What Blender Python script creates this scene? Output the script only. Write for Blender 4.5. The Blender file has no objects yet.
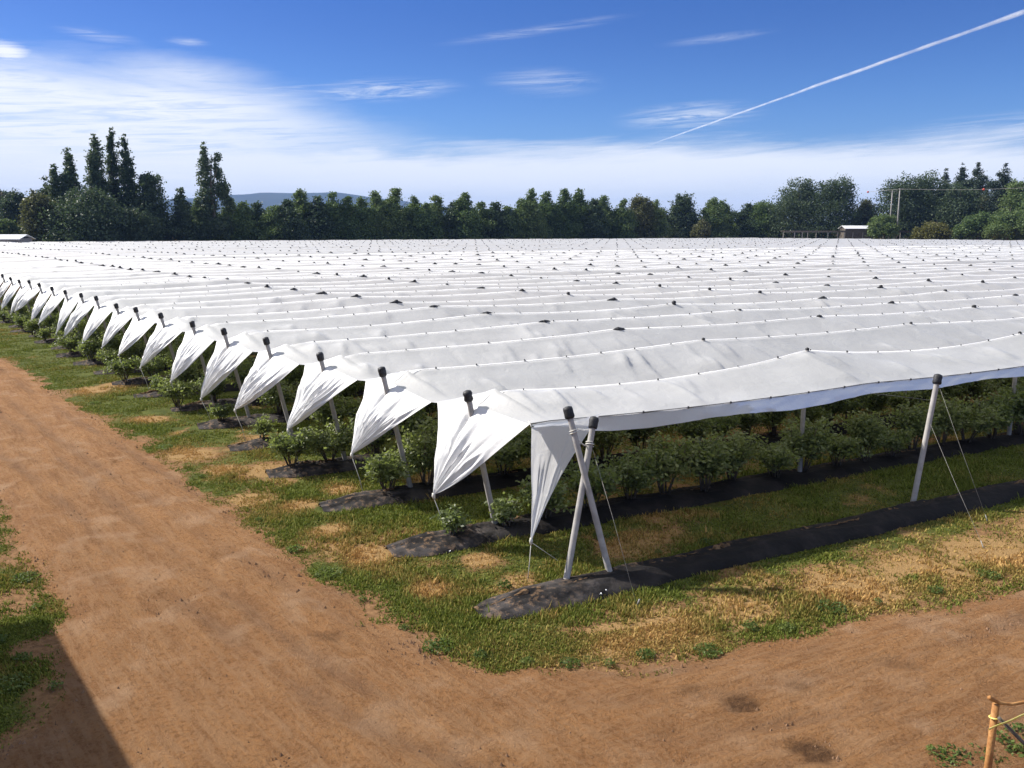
import bpy, math, random
import numpy as np
from mathutils import Vector

rng = np.random.default_rng(7)
random.seed(7)
scene = bpy.context.scene
COL = scene.collection
F = 850.0
H = 5.6
PITCH = math.atan((384 - 230) / F)
cP, sP = math.cos(PITCH), math.sin(PITCH)


def ray(px, py):
    v = (py - 384) / F
    return np.array([(px - 512) / F, cP - v * sP, -(sP + v * cP)])


def G(px, py, z=0.0):
    d = ray(px, py)
    return d * ((z - H) / d[2]) + np.array([0, 0, H])


def at(px, py, Y):
    d = ray(px, py)
    return d * (Y / d[1]) + np.array([0, 0, H])


# ------------------------------------------------------------------ noise
def _hash(ix, iy, seed):
    h = (ix.astype(np.int64) * 374761393 + iy.astype(np.int64) * 668265263 + seed * 974711) & 0x7fffffff
    h = ((h ^ (h >> 13)) * 1274126177) & 0x7fffffff
    h = h ^ (h >> 16)
    return (h & 0xffff) / 65535.0


def vnoise(x, y, seed=0):
    x = np.asarray(x, float); y = np.asarray(y, float)
    x, y = np.broadcast_arrays(x, y)
    ix = np.floor(x); iy = np.floor(y)
    fx = x - ix; fy = y - iy
    fx = fx * fx * (3 - 2 * fx); fy = fy * fy * (3 - 2 * fy)
    a = _hash(ix, iy, seed); b = _hash(ix + 1, iy, seed)
    c = _hash(ix, iy + 1, seed); d = _hash(ix + 1, iy + 1, seed)
    return (a * (1 - fx) + b * fx) * (1 - fy) + (c * (1 - fx) + d * fx) * fy


def fbm(x, y, seed=0, o=4):
    s = 0; a = .5; t = 0
    for i in range(o):
        s = s + a * vnoise(x * 2 ** i, y * 2 ** i, seed + i * 13); t += a; a *= .5
    return s / t


def sstep(a, b, x):
    t = np.clip((x - a) / (b - a), 0, 1)
    return t * t * (3 - 2 * t)


# ------------------------------------------------------------------ mesh helpers
def link(o, parent=None):
    COL.objects.link(o)
    if parent is not None:
        o.parent = parent
    return o


def mesh_np(name, v, f, smooth=True):
    v = np.asarray(v, np.float32); f = np.asarray(f, np.int32)
    me = bpy.data.meshes.new(name)
    me.vertices.add(len(v)); me.vertices.foreach_set('co', v.ravel())
    k = f.shape[1]
    me.loops.add(f.size); me.loops.foreach_set('vertex_index', f.ravel())
    me.polygons.add(len(f))
    me.polygons.foreach_set('loop_start', np.arange(0, f.size, k, dtype=np.int32))
    me.update(calc_edges=True); me.validate()
    me.polygons.foreach_set('use_smooth', np.full(len(me.polygons), smooth))
    return me


def obj(name, me, mat=None, parent=None):
    if mat is not None and not me.materials:
        me.materials.append(mat)
    return link(bpy.data.objects.new(name, me), parent)


def empty(name, loc=(0, 0, 0), rz=0.0, label=None, cat=None, group=None):
    o = bpy.data.objects.new(name, None)
    o.empty_display_size = .2
    o.location = tuple(float(c) for c in loc); o.rotation_euler = (0, 0, rz)
    link(o)
    tag(o, label, cat, group)
    return o


def tag(o, label=None, cat=None, group=None, kind=None):
    if label: o['label'] = label
    if cat: o['category'] = cat
    if group: o['group'] = group
    if kind: o['kind'] = kind
    return o


def attr(me, name, vals):
    a = me.attributes.new(name, 'FLOAT', 'POINT')
    a.data.foreach_set('value', np.asarray(vals, np.float32).ravel())


class MB:
    """collects pieces of one part"""
    def __init__(s):
        s.v = []; s.f = []

    def add(s, v, f):
        o = len(s.v)
        s.v += [tuple(map(float, p)) for p in v]
        s.f += [tuple(i + o for i in q) for q in f]

    def tube(s, pts, rad, n=8, cap=True, rot=0.0):
        pts = [np.array(p, float) for p in pts]
        if not hasattr(rad, '__len__'): rad = [rad] * len(pts)
        rings = []
        ref = np.array([.31, .17, 1.0])
        for i, p in enumerate(pts):
            t = pts[min(i + 1, len(pts) - 1)] - pts[max(i - 1, 0)]
            t = t / (np.linalg.norm(t) + 1e-9)
            r = ref if abs(np.dot(ref / np.linalg.norm(ref), t)) < .97 else np.array([1., 0, 0])
            a = np.cross(t, r); a /= np.linalg.norm(a)
            b = np.cross(t, a)
            rings.append([p + rad[i] * (math.cos(rot + 2 * math.pi * k / n) * a + math.sin(rot + 2 * math.pi * k / n) * b) for k in range(n)])
        v = [q for r in rings for q in r]
        f = []
        for i in range(len(pts) - 1):
            for k in range(n):
                f.append((i * n + k, i * n + (k + 1) % n, (i + 1) * n + (k + 1) % n, (i + 1) * n + k))
        if cap:
            f.append(tuple(range(n))[::-1]); f.append(tuple((len(pts) - 1) * n + k for k in range(n)))
        s.add(v, f)

    def box(s, c, sx, sy, sz, ax=(1, 0, 0), ay=(0, 1, 0)):
        c = np.array(c, float); ax = np.array(ax, float); ay = np.array(ay, float); az = np.cross(ax, ay)
        v = [c + ax * sx / 2 * i + ay * sy / 2 * j + az * sz / 2 * k for i in (-1, 1) for j in (-1, 1) for k in (-1, 1)]
        s.add(v, [(0, 1, 3, 2), (4, 6, 7, 5), (0, 4, 5, 1), (2, 3, 7, 6), (0, 2, 6, 4), (1, 5, 7, 3)])

    def mesh(s, name, smooth=False):
        me = bpy.data.meshes.new(name)
        me.from_pydata(s.v, [], s.f); me.update()
        me.polygons.foreach_set('use_smooth', np.full(len(me.polygons), smooth))
        return me

    def build(s, name, mat, parent=None, smooth=False):
        return obj(name, s.mesh(name, smooth), mat, parent)


# ------------------------------------------------------------------ materials
class NT:
    def __init__(s, name, world=False):
        if world:
            s.m = bpy.data.worlds.new(name)
        else:
            s.m = bpy.data.materials.new(name)
        s.m.use_nodes = True
        s.t = s.m.node_tree; s.t.nodes.clear()

    def n(s, typ, **kw):
        nd = s.t.nodes.new(typ)
        for k, v in kw.items():
            if k.startswith('i_'):
                key = k[2:]
                key = int(key) if key.isdigit() else key.replace('_', ' ')
                s.set(nd.inputs[key], v)
            else:
                setattr(nd, k, v)
        return nd

    def set(s, inp, v):
        if isinstance(v, bpy.types.NodeSocket):
            s.t.links.new(v, inp)
        else:
            if inp.type == 'RGBA' and hasattr(v, '__len__') and len(v) == 3: v = (*v, 1)
            inp.default_value = v

    def math(s, op, a, b=0.0, c=0.0, clamp=False):
        nd = s.n('ShaderNodeMath', operation=op, use_clamp=clamp)
        s.set(nd.inputs[0], a); s.set(nd.inputs[1], b)
        if op in ('MULTIPLY_ADD', 'COMPARE', 'SMOOTH_MIN'): s.set(nd.inputs[2], c)
        return nd.outputs[0]

    def rng(s, x, a, b, c=0.0, d=1.0, smooth=True):
        nd = s.n('ShaderNodeMapRange', interpolation_type='SMOOTHSTEP' if smooth else 'LINEAR')
        s.set(nd.inputs[0], x)
        for i, q in enumerate((a, b, c, d)): s.set(nd.inputs[i + 1], q)
        return nd.outputs[0]

    def noise(s, vec, scale, detail=4, rough=.55, dist=0.0, dim='3D'):
        nd = s.n('ShaderNodeTexNoise', noise_dimensions=dim)
        if vec is not None: s.t.links.new(vec, nd.inputs['Vector'])
        nd.inputs['Scale'].default_value = scale; nd.inputs['Detail'].default_value = detail
        nd.inputs['Roughness'].default_value = rough; nd.inputs['Distortion'].default_value = dist
        return nd.outputs['Fac']

    def mix(s, f, a, b):
        nd = s.n('ShaderNodeMix', data_type='RGBA')
        s.set(nd.inputs['Factor'], f); s.set(nd.inputs[6], a); s.set(nd.inputs[7], b)
        return nd.outputs[2]

    def mapping(s, vec, scale=(1, 1, 1), rot=(0, 0, 0), loc=(0, 0, 0)):
        nd = s.n('ShaderNodeMapping')
        s.t.links.new(vec, nd.inputs['Vector'])
        nd.inputs['Scale'].default_value = scale; nd.inputs['Rotation'].default_value = rot; nd.inputs['Location'].default_value = loc
        return nd.outputs[0]

    def obj(s): return s.n('ShaderNodeTexCoord').outputs['Object']
    def attr(s, name): return s.n('ShaderNodeAttribute', attribute_name=name).outputs['Fac']
    def island(s): return s.n('ShaderNodeNewGeometry').outputs['Random Per Island']
    def orand(s): return s.n('ShaderNodeObjectInfo').outputs['Random']

    def bump(s, h, strength=.5, dist=.02):
        nd = s.n('ShaderNodeBump'); s.t.links.new(h, nd.inputs['Height'])
        nd.inputs['Strength'].default_value = strength; nd.inputs['Distance'].default_value = dist
        return nd.outputs[0]

    def out(s, sh, vol=False):
        o = s.n('ShaderNodeOutputMaterial')
        s.t.links.new(sh, o.inputs['Volume' if vol else 'Surface'])
        return s.m

    def bsdf(s, color, rough=.8, spec=.3, normal=None, metal=0.0):
        p = s.n('ShaderNodeBsdfPrincipled')
        s.set(p.inputs['Base Color'], color); s.set(p.inputs['Roughness'], rough)
        p.inputs['Specular IOR Level'].default_value = spec; s.set(p.inputs['Metallic'], metal)
        if normal is not None: s.t.links.new(normal, p.inputs['Normal'])
        return p.outputs[0]


def leaf_mat(name, ca, cb, trans=.3, oscale=.25, spread=.35, spec=.15):
    t = NT(name)
    isl = t.island(); orr = t.orand()
    c = t.mix(isl, ca, cb)
    v = t.math('MULTIPLY_ADD', orr, spread, 1 - spread / 2)
    hsv = t.n('ShaderNodeHueSaturation'); t.set(hsv.inputs['Color'], c); t.set(hsv.inputs['Value'], v)
    t.set(hsv.inputs['Hue'], t.math('MULTIPLY_ADD', orr, -.03, .515))
    c = hsv.outputs[0]
    d = t.bsdf(c, .5, spec)
    tr = t.n('ShaderNodeBsdfTranslucent'); t.set(tr.inputs[0], t.mix(.5, c, (min(1, cb[0] * 1.6), min(1, cb[1] * 1.7), cb[2] * .8)))
    m = t.n('ShaderNodeMixShader'); m.inputs[0].default_value = trans
    t.t.links.new(d, m.inputs[1]); t.t.links.new(tr.outputs[0], m.inputs[2])
    return t.out(m.outputs[0])


def plain(name, ca, cb, scale=6, rough=.8, bump=.3, spec=.25, stretch=(1, 1, 1), bdist=.01, metal=0.0):
    t = NT(name)
    co = t.mapping(t.obj(), stretch)
    n = t.noise(co, scale, 6, .6)
    c = t.mix(t.rng(n, .35, .65), ca, cb)
    return t.out(t.bsdf(c, rough, spec, t.bump(t.noise(co, scale * 3, 4), bump, bdist), metal))


def cover_material(name='woven white plastic', trans=.55):
    t = NT(name)
    o = t.obj()
    n1 = t.noise(o, .9, 5, .6)
    n2 = t.noise(o, 7, 4, .6)
    c = t.mix(t.rng(n1, .3, .75), (.80, .80, .80), (.92, .92, .915))
    c = t.mix(t.rng(n2, .62, .78, 0, .25), c, (.72, .72, .72))
    h = t.math('ADD', t.math('MULTIPLY', t.noise(o, 3.0, 5, .65, .6), 1.0), t.math('MULTIPLY', n2, .15))
    nb = t.bump(h, .35, .05)
    d = t.n('ShaderNodeBsdfDiffuse'); t.set(d.inputs[0], c); t.set(d.inputs['Normal'], nb)
    tr = t.n('ShaderNodeBsdfTranslucent'); t.set(tr.inputs[0], (.95, .95, .94)); t.set(tr.inputs['Normal'], nb)
    g = t.n('ShaderNodeBsdfGlossy'); g.inputs['Roughness'].default_value = .55; t.set(g.inputs['Normal'], nb)
    m = t.n('ShaderNodeMixShader'); m.inputs[0].default_value = trans
    t.t.links.new(d.outputs[0], m.inputs[1]); t.t.links.new(tr.outputs[0], m.inputs[2])
    fr = t.n('ShaderNodeFresnel'); fr.inputs[0].default_value = 1.45
    m2 = t.n('ShaderNodeMixShader'); t.set(m2.inputs[0], t.math('MULTIPLY', fr.outputs[0], .9))
    t.t.links.new(m.outputs[0], m2.inputs[1]); t.t.links.new(g.outputs[0], m2.inputs[2])
    return t.out(m2.outputs[0])


M = {}
M['cover'] = cover_material()
M['flap'] = cover_material('gathered white plastic', .25)

_t = NT('sunlit ridge fin')
_d = _t.n('ShaderNodeBsdfDiffuse'); _t.set(_d.inputs[0], (.9, .9, .9)); _l = _t.n('ShaderNodeBsdfTranslucent'); _t.set(_l.inputs[0], (.80, .80, .80))
_m = _t.n('ShaderNodeMixShader'); _m.inputs[0].default_value = .8
_t.t.links.new(_d.outputs[0], _m.inputs[1]); _t.t.links.new(_l.outputs[0], _m.inputs[2])
M['lit_fin'] = _t.out(_m.outputs[0])  # very translucent, so the added ridge fin shows as a bright line
M['post'] = plain('pale concrete', (0.295, 0.281, 0.264), (0.378, 0.362, 0.344), 5, .85, .3, .2)
M['rubber'] = plain('black rubber cap', (.012, .012, .014), (.03, .03, .032), 20, .55, .5, .4)
M['wire'] = plain('galvanised wire', (.22, .21, .19), (.34, .33, .31), 30, .6, .1, .3, metal=.2)
M['cord'] = plain('pale cord', (.55, .53, .47), (.72, .70, .64), 40, .8)
M['clip'] = plain('dark plastic clip', (.03, .03, .035), (.06, .06, .065), 20, .5)
M['bark'] = plain('grey bark', (.07, .055, .04), (.15, .12, .095), 8, .9, .6)
M['rust'] = plain('rusty pipe', (.30, .13, .04), (.42, .22, .08), 14, .7, .5)
M['darkwood'] = plain('weathered dark timber', (.07, .06, .05), (.14, .12, .10), 5, .85)
M['paleroof'] = plain('pale metal roof', (.62, .63, .65), (.74, .75, .76), 3, .5)
M['wallgrey'] = plain('grey board wall', (.22, .20, .20), (.30, .28, .27), 2, .85, stretch=(1, 1, 6))
M['polewood'] = plain('bleached pole timber', (0.245, 0.230, 0.211), (0.323, 0.309, 0.284), 5, .85)
M['orange'] = plain('red marker ball', (.45, .07, .05), (.55, .10, .07), 5, .5)
M['tape'] = plain('yellow plastic tape', (.72, .62, .12), (.85, .78, .28), 30, .5)
M['soil'] = plain('loose brown soil', (.095, .058, .032), (.24, .15, .08), 12, .95, .9, .1, bdist=.03)
M['leaf_bush'] = leaf_mat('blueberry leaves', (.060, .084, .030), (.215, .255, .095), .45, spec=.5)
M['leaf_dark'] = leaf_mat('dark tree leaves', (0.030, 0.050, 0.033), (0.083, 0.118, 0.061), .22)
M['leaf_mid'] = leaf_mat('mid green leaves', (0.050, 0.090, 0.037), (0.143, 0.193, 0.073), .25)
M['leaf_olive'] = leaf_mat('olive leaves', (0.065, 0.076, 0.034), (0.141, 0.143, 0.071), .25)
M['leaf_yellow'] = leaf_mat('yellowing leaves', (0.068, 0.070, 0.019), (0.147, 0.140, 0.045), .25)
M['leaf_poplar'] = leaf_mat('poplar leaves', (0.035, 0.064, 0.037), (0.105, 0.141, 0.076), .22)
M['leaf_conifer'] = leaf_mat('conifer needles', (0.025, 0.045, 0.034), (0.070, 0.096, 0.061), .12)


def mat_weed():
    t = NT('black weed mat')
    o = t.obj()
    n = t.noise(o, 2.2, 6, .65)
    dust = t.rng(n, .45, .75)
    c = t.mix(dust, (.010, .009, .009), (.030, .025, .023))
    n2 = t.noise(o, 9, 6, .7)
    c = t.mix(t.math('MULTIPLY', t.rng(n2, .50, .62), t.attr('dirt')), c, (.17, .105, .058))
    c = t.mix(t.math('MULTIPLY', t.rng(n, .35, .6), t.attr('end_pale')), c, (.15, .135, .13))
    nb = t.bump(t.noise(o, 5, 6, .6, .8), .6, .04)
    return t.out(t.bsdf(c, .75, .14, nb))


M['mat'] = mat_weed()


def mat_ground():
    t = NT('grass and dry soil')
    o = t.obj()
    straw = t.attr('straw'); green = t.attr('green')
    nf = t.noise(o, 9, 8, .7)
    nm = t.noise(o, 1.7, 6, .65)
    nl = t.noise(o, 45, 4, .7)
    soil = t.mix(t.rng(nf, .35, .68), (0.158, 0.085, 0.039), (0.285, 0.162, 0.077))
    strw = t.mix(t.rng(nl, .35, .65), (0.213, 0.122, 0.047), (0.396, 0.259, 0.114))
    grs = t.mix(t.rng(nm, .35, .65), (0.047, 0.063, 0.013), (0.095, 0.111, 0.022))
    grs = t.mix(t.rng(nl, .4, .7, 0, .6), grs, (0.127, 0.125, 0.039))
    c = t.mix(t.rng(t.math('ADD', straw, t.math('MULTIPLY_ADD', nf, .8, -.4)), .35, .65), soil, strw)
    c = t.mix(t.rng(t.math('ADD', green, t.math('MULTIPLY_ADD', nf, 1.0, -.5)), .3, .62), c, grs)
    h = t.math('ADD', nf, t.math('MULTIPLY', nl, .5))
    return t.out(t.bsdf(c, .95, .1, t.bump(h, .9, .05)))


YAW0 = math.atan2(.464, .886)


def mat_road():
    t = NT('packed dirt')
    o = t.obj()
    a = math.atan2(.781, -.626)
    st = t.mapping(o, (1, 1, 1), (0, 0, -a))
    st = t.mapping(st, (.18, 1, 1))
    n1 = t.noise(o, .45, 6, .6)
    st2 = t.mapping(t.mapping(o, (1, 1, 1), (0, 0, -YAW0)), (.18, 1, 1))
    sx = t.n('ShaderNodeSeparateXYZ'); t.t.links.new(o, sx.inputs[0])
    bend = t.rng(t.math('SUBTRACT', sx.outputs[0], t.math('MULTIPLY_ADD', sx.outputs[1], -.3, 4.8)), -3.5, 1.5)

    def streak(scale, det, dist):
        a_ = t.noise(st, scale, det, .65, dist); b_ = t.noise(st2, scale, det, .65, dist)
        mx = t.n('ShaderNodeMix', data_type='FLOAT'); t.set(mx.inputs[0], bend); t.set(mx.inputs[2], a_); t.set(mx.inputs[3], b_)
        return mx.outputs[0]
    n2 = streak(3.2, 7, .4)
    n6 = streak(11, 5, .3)
    n3 = t.noise(o, 14, 8, .72)
    n4 = t.noise(o, 55, 4, .7)
    c = t.mix(t.rng(n1, .3, .7), (0.335, 0.162, 0.065), (0.412, 0.210, 0.086))
    c = t.mix(t.rng(n2, .44, .66, 0, .75), c, (0.233, 0.110, 0.045))
    c = t.mix(t.rng(n2, .44, .28, 0, .5), c, (0.475, 0.257, 0.113))
    c = t.mix(t.rng(n3, .47, .60, 0, .72), c, (0.201, 0.094, 0.036))
    n5 = t.noise(o, 27, 8, .78)
    c = t.mix(t.rng(n6, .48, .58, 0, .5), c, (0.409, 0.238, 0.121))
    c = t.mix(t.rng(n5, .47, .57, 0, .72), c, (0.355, 0.199, 0.096))
    c = t.mix(t.rng(t.noise(o, 1.1, 5, .6), .5, .7, 0, .4), c, (0.527, 0.352, 0.218))
    c = t.mix(t.rng(n3, .42, .25, 0, .45), c, (0.475, 0.257, 0.113))
    c = t.mix(t.rng(n4, .66, .76, 0, .5), c, (0.458, 0.284, 0.142))
    c = t.mix(t.math('MULTIPLY', t.attr('track'), .45), c, (0.209, 0.123, 0.073))
    c = t.mix(t.math('MULTIPLY', t.attr('damp'), t.rng(n3, .3, .6, .6, 1)), c, (0.115, 0.059, 0.028))
    h = t.math('ADD', t.math('MULTIPLY', n2, .7), t.math('ADD', t.math('MULTIPLY', n3, .6), t.math('MULTIPLY', n4, .2)))
    h = t.math('ADD', h, t.math('MULTIPLY_ADD', n6, .5, t.math('MULTIPLY', n5, .8)))
    return t.out(t.bsdf(c, .95, .12, t.bump(h, 1.0, .12)))


M['ground'] = mat_ground(); M['road'] = mat_road()


def mat_grass():
    t = NT('grass blades')
    isl = t.island(); s = t.attr('dry')
    g = t.mix(isl, (0.075, 0.104, 0.014), (0.204, 0.234, 0.040))
    d = t.mix(isl, (0.321, 0.177, 0.058), (0.594, 0.376, 0.141))
    c = t.mix(s, g, d)
    b = t.bsdf(c, .7, .15)
    tr = t.n('ShaderNodeBsdfTranslucent'); t.set(tr.inputs[0], c)
    m = t.n('ShaderNodeMixShader'); m.inputs[0].default_value = .3
    t.t.links.new(b, m.inputs[1]); t.t.links.new(tr.outputs[0], m.inputs[2])
    return t.out(m.outputs[0])


M['grass'] = mat_grass()

# ------------------------------------------------------------------ layout of the field
U = np.array([.886, .464]); U = U / np.linalg.norm(U)
W = np.array([-1.86, 2.33])
WN = W / np.linalg.norm(W)
NP = np.array([U[1], -U[0]])                 # across the rows, towards the yard
F1 = np.array([-.28, 15.21])
SP = 7.75
ROWS = 75
ROWP = abs(float(np.dot(W, NP)))
YAW = math.atan2(U[1], U[0])


def foot(k, u=0.0):
    return F1 + (k - 1) * W + u * U


def row_end(k):
    x0, y0 = foot(k)
    return min(250.0, (.8 * y0 + 10 - x0) / (.886 - .8 * .464))


ORD = 'zeroth first second third fourth fifth sixth seventh eighth ninth tenth eleventh twelfth thirteenth fourteenth fifteenth sixteenth seventeenth eighteenth nineteenth twentieth'.split()

# ------------------------------------------------------------------ ground
road_px_right = [(0, 358), (60, 395), (130, 437), (200, 491), (250, 528), (290, 556), (340, 592), (400, 630), (450, 655), (480, 668), (540, 666), (600, 672), (680, 661), (760, 641), (850, 627), (940, 606), (1024, 590)]
poly = [G(*p)[:2] for p in road_px_right]
poly = [poly[0] + WN * 120] + poly + [poly[-1] + U * 45]
left = [np.array([45., 20.]), np.array([14., 1.]), np.array([6., -8.]), np.array([-12., -8.]), np.array([-12., 4.])]
left += [G(*p)[:2] for p in [(0, 742), (38, 722), (62, 690), (50, 655), (58, 630), (48, 600), (25, 552), (5, 505), (-15, 488)]]
left += [left[-1] + WN * 110]
poly = np.array(poly + left)
# resample and roughen the border
seg = []
for i in range(len(poly)):
    a, b = poly[i], poly[(i + 1) % len(poly)]
    n = max(1, int(np.linalg.norm(b - a) / .2)) if np.linalg.norm(b - a) < 60 else 60
    for k in range(n): seg.append(a + (b - a) * k / n)
poly = np.array(seg)
poly = poly + np.stack([fbm(poly[:, 0] * 1.6, poly[:, 1] * 1.6, 3, 5) - .5, fbm(poly[:, 0] * 1.6, poly[:, 1] * 1.6, 31, 5) - .5], 1) * .62


def sd_road(x, y):
    shp = x.shape; x = x.ravel(); y = y.ravel()
    best = np.full(x.shape, 1e9); inside = np.zeros(x.shape, bool)
    for i in range(len(poly)):
        ax, ay = poly[i]; bx, by = poly[(i + 1) % len(poly)]
        ex, ey = bx - ax, by - ay
        L = ex * ex + ey * ey + 1e-9
        t = np.clip(((x - ax) * ex + (y - ay) * ey) / L, 0, 1)
        d = (x - ax - t * ex) ** 2 + (y - ay - t * ey) ** 2
        best = np.minimum(best, d)
        c = (ay > y) != (by > y)
        inside ^= c & (x < ex * (y - ay) / (ey + 1e-12) + ax)
    d = np.sqrt(best)
    return np.where(inside, -d, d).reshape(shp)


def rowcoord(x, y):
    dx = x - F1[0]; dy = y - F1[1]
    n = (dx * NP[0] + dy * NP[1])
    r = 1 - n / ROWP
    ax = x - (F1[0] + (r - 1) * W[0]); ay = y - (F1[1] + (r - 1) * W[1])
    return r, ax * U[0] + ay * U[1]


STRAW_SPOTS = [G(p[0], p[1])[:2].tolist() + [p[2]] for p in [(670, 632, .9), (745, 612, .7), (860, 585, .9), (930, 572, 1.0), (1000, 556, 1.1), (1080, 540, 1.2), (620, 640, .6), (480, 560, .35), (430, 590, .3), (330, 530, .4), (300, 505, .4), (225, 470, .5), (560, 520, .35), (650, 500, .3), (440, 480, .5), (340, 490, .4), (90, 390, .8), (150, 420, .6), (190, 455, .7), (250, 500, .6), (120, 385, .8), (270, 470, .7), (370, 555, .5)]]


BARE_ = [(*G(a_, b_)[:2], c_) for a_, b_, c_ in [(18, 598, .45), (62, 690, .5), (30, 650, .3), (78, 640, .4), (8, 560, .4), (45, 735, .5), (-20, 610, .6)]]


def cover_fields(x, y):
    r, a = rowcoord(x, y)
    n1 = fbm(x * .55, y * .55, 5); n2 = fbm(x * 1.6, y * 1.6, 9)
    straw = sstep(.56, .72, .6 * n1 + .4 * n2) * .6
    for sx, sy, rad in STRAW_SPOTS:
        d = np.hypot(x - sx, y - sy) / rad
        straw = np.maximum(straw, 1.0 * np.exp(-d * d * .8) * sstep(.25, .55, n2 + .2))
    fr = np.abs(r - np.round(r))
    under = sstep(0, 1, a) * sstep(.5, 1., r)
    straw = np.clip(straw + .12 * under, 0, 1)
    green = np.clip(1.0 - straw * 1.15 - .35 * sstep(.62, .4, n2) * sstep(.45, .6, n1), 0, 1)
    green = green * (1 - .45 * sstep(.7, 1.5, r) * sstep(.5, 3, a))
    for bx, by, br in BARE_:
        e_ = 1 - np.exp(-((x - bx) ** 2 + (y - by) ** 2) / br ** 2 * .9)
        straw = straw * e_; green = green * e_
    return straw, green, r, a


xs = np.concatenate([-np.geomspace(8500, 42, 34), np.linspace(-40, 46, 430), np.geomspace(48, 8500, 34)])
ys = np.concatenate([-np.geomspace(8500, 4, 34), np.linspace(-3, 60, 330), np.geomspace(62, 8500, 40)])
X, Y = np.meshgrid(xs, ys)
Z = np.zeros_like(X)
nv = X.shape
idx = np.arange(X.size).reshape(nv)
faces = np.stack([idx[:-1, :-1], idx[:-1, 1:], idx[1:, 1:], idx[1:, :-1]], -1).reshape(-1, 4)
me = mesh_np('ground', np.stack([X, Y, Z], -1).reshape(-1, 3), faces)
st, gr, r_, a_ = cover_fields(X, Y)
nearm = (np.abs(X) < 60) & (Y > -10) & (Y < 70)
sdg = np.full(X.shape, 5.0); sdg[nearm] = sd_road(X[nearm], Y[nearm])
fade = sstep(-.1, .45, sdg + (fbm(X * 1.4, Y * 1.4, 78) - .5) * 1.1)
gr = gr * fade; st = st * (.3 + .7 * fade)
attr(me, 'straw', st); attr(me, 'green', gr)
tag(obj('ground', me, M['ground']), kind='structure')

# dirt road as a fine sheet with ruts
gx = np.arange(-26, 16, .09); gy = np.arange(3.5, 34, .09)


def smooth_line(px):
    P = [G(*p)[:2] for p in px]
    P = [P[0] + WN * 100] + P + [P[-1] + U * 40]
    for _ in range(3):
        Q = [P[0]]
        for a, b in zip(P[:-1], P[1:]): Q += [a * .75 + b * .25, a * .25 + b * .75]
        P = Q + [P[-1]]
    return np.array(P)


TRACKS = [smooth_line([(0, 425), (90, 490), (200, 570), (330, 660), (480, 735), (640, 750), (820, 725), (1024, 672)]),
          smooth_line([(0, 395), (110, 465), (210, 540), (330, 625), (450, 690), (600, 712), (800, 690), (1024, 632)])]


def road_patch(name, gx, gy, keepout=None):
    X, Y = np.meshgrid(gx, gy)
    sd = sd_road(X, Y)
    idx = np.arange(X.size).reshape(X.shape)
    q = np.stack([idx[:-1, :-1], idx[:-1, 1:], idx[1:, 1:], idx[1:, :-1]], -1).reshape(-1, 4)
    cs = sd.ravel()[q].mean(1)
    q = q[cs < 0]
    # snap the border onto the outline
    step = gx[1] - gx[0]
    gyv, gxv = np.gradient(sd, gy, gx)
    near = np.abs(sd) < step * .9
    bn = np.zeros(X.size, bool)
    cnt = np.bincount(q.ravel(), minlength=X.size).reshape(X.shape)
    edge = (cnt > 0) & (cnt < 4) & near
    gl = np.hypot(gxv, gyv) + 1e-6
    Xn = np.where(edge, X - sd * gxv / gl, X); Yn = np.where(edge, Y - sd * gyv / gl, Y)
    dep = sstep(0, .6, -sd)
    al = X * WN[0] + Y * WN[1]; ac = X * WN[1] - Y * WN[0]
    bl = X * U[0] + Y * U[1]; bc = X * NP[0] + Y * NP[1]
    k = sstep(-3.5, 1.5, X - (16 - Y) * .3)
    z1 = fbm(ac * 2.2, al * .22, 41) * .05; z2 = fbm(bc * 2.2, bl * .22, 42) * .05
    Zr = (z1 * (1 - k) + z2 * k) * 1.2 + (fbm(X * 1.1, Y * 1.1, 43) * .06) + (fbm(X * 4, Y * 4, 44) - .5) * .085 * sstep(.35, .6, fbm(X * .8, Y * .8, 45))
    damp = np.zeros_like(X)
    for px, py, rad, dp in [(741, 705, .24, .05), (815, 755, .26, .02), (905, 668, .2, .01), (690, 692, .16, .0), (330, 640, .2, .0), (800, 690, .15, .0)]:
        c = G(px, py)
        dd = np.hypot((X - c[0]) * .8, (Y - c[1]) * 1.1) / rad + (fbm(X * 4, Y * 4, 46) - .5) * 1.2
        dm = sstep(1.1, .5, dd)
        damp = np.maximum(damp, dm * (1 if dp > .015 else .5)); Zr = Zr - dm * dp
    trk = np.zeros_like(X)
    for li, line in enumerate(TRACKS):
        dd = np.full(X.shape, 1e9)
        for i in range(len(line) - 1):
            ax, ay = line[i]; ex, ey = line[i + 1] - line[i]
            tt = np.clip(((X - ax) * ex + (Y - ay) * ey) / (ex * ex + ey * ey), 0, 1)
            dd = np.minimum(dd, np.hypot(X - ax - tt * ex, Y - ay - tt * ey))
        dd = dd + (fbm(X * .7, Y * .7, 47 + li) - .5) * .18
        w_ = np.exp(-((dd - .74) / .13) ** 2) * sstep(.3, .6, fbm(X * .5, Y * .5, 57 + li))
        trk = np.maximum(trk, w_)
        Zr = Zr - .03 * w_ + .018 * np.exp(-((dd - .98) / .08) ** 2) + .012 * np.exp(-((dd - .5) / .08) ** 2)
    Zr = .006 + np.maximum(Zr - .01, .0) * dep
    used = np.unique(q)
    remap = np.full(X.size, -1); remap[used] = np.arange(len(used))
    v = np.stack([Xn, Yn, Zr], -1).reshape(-1, 3)[used]
    me = mesh_np(name, v, remap[q])
    attr(me, 'damp', damp.ravel()[used]); attr(me, 'track', trk.ravel()[used])
    return me


me1 = road_patch('dirt_road', gx, gy)
tag(obj('dirt_road', me1, M['road']), kind='structure')
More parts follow.
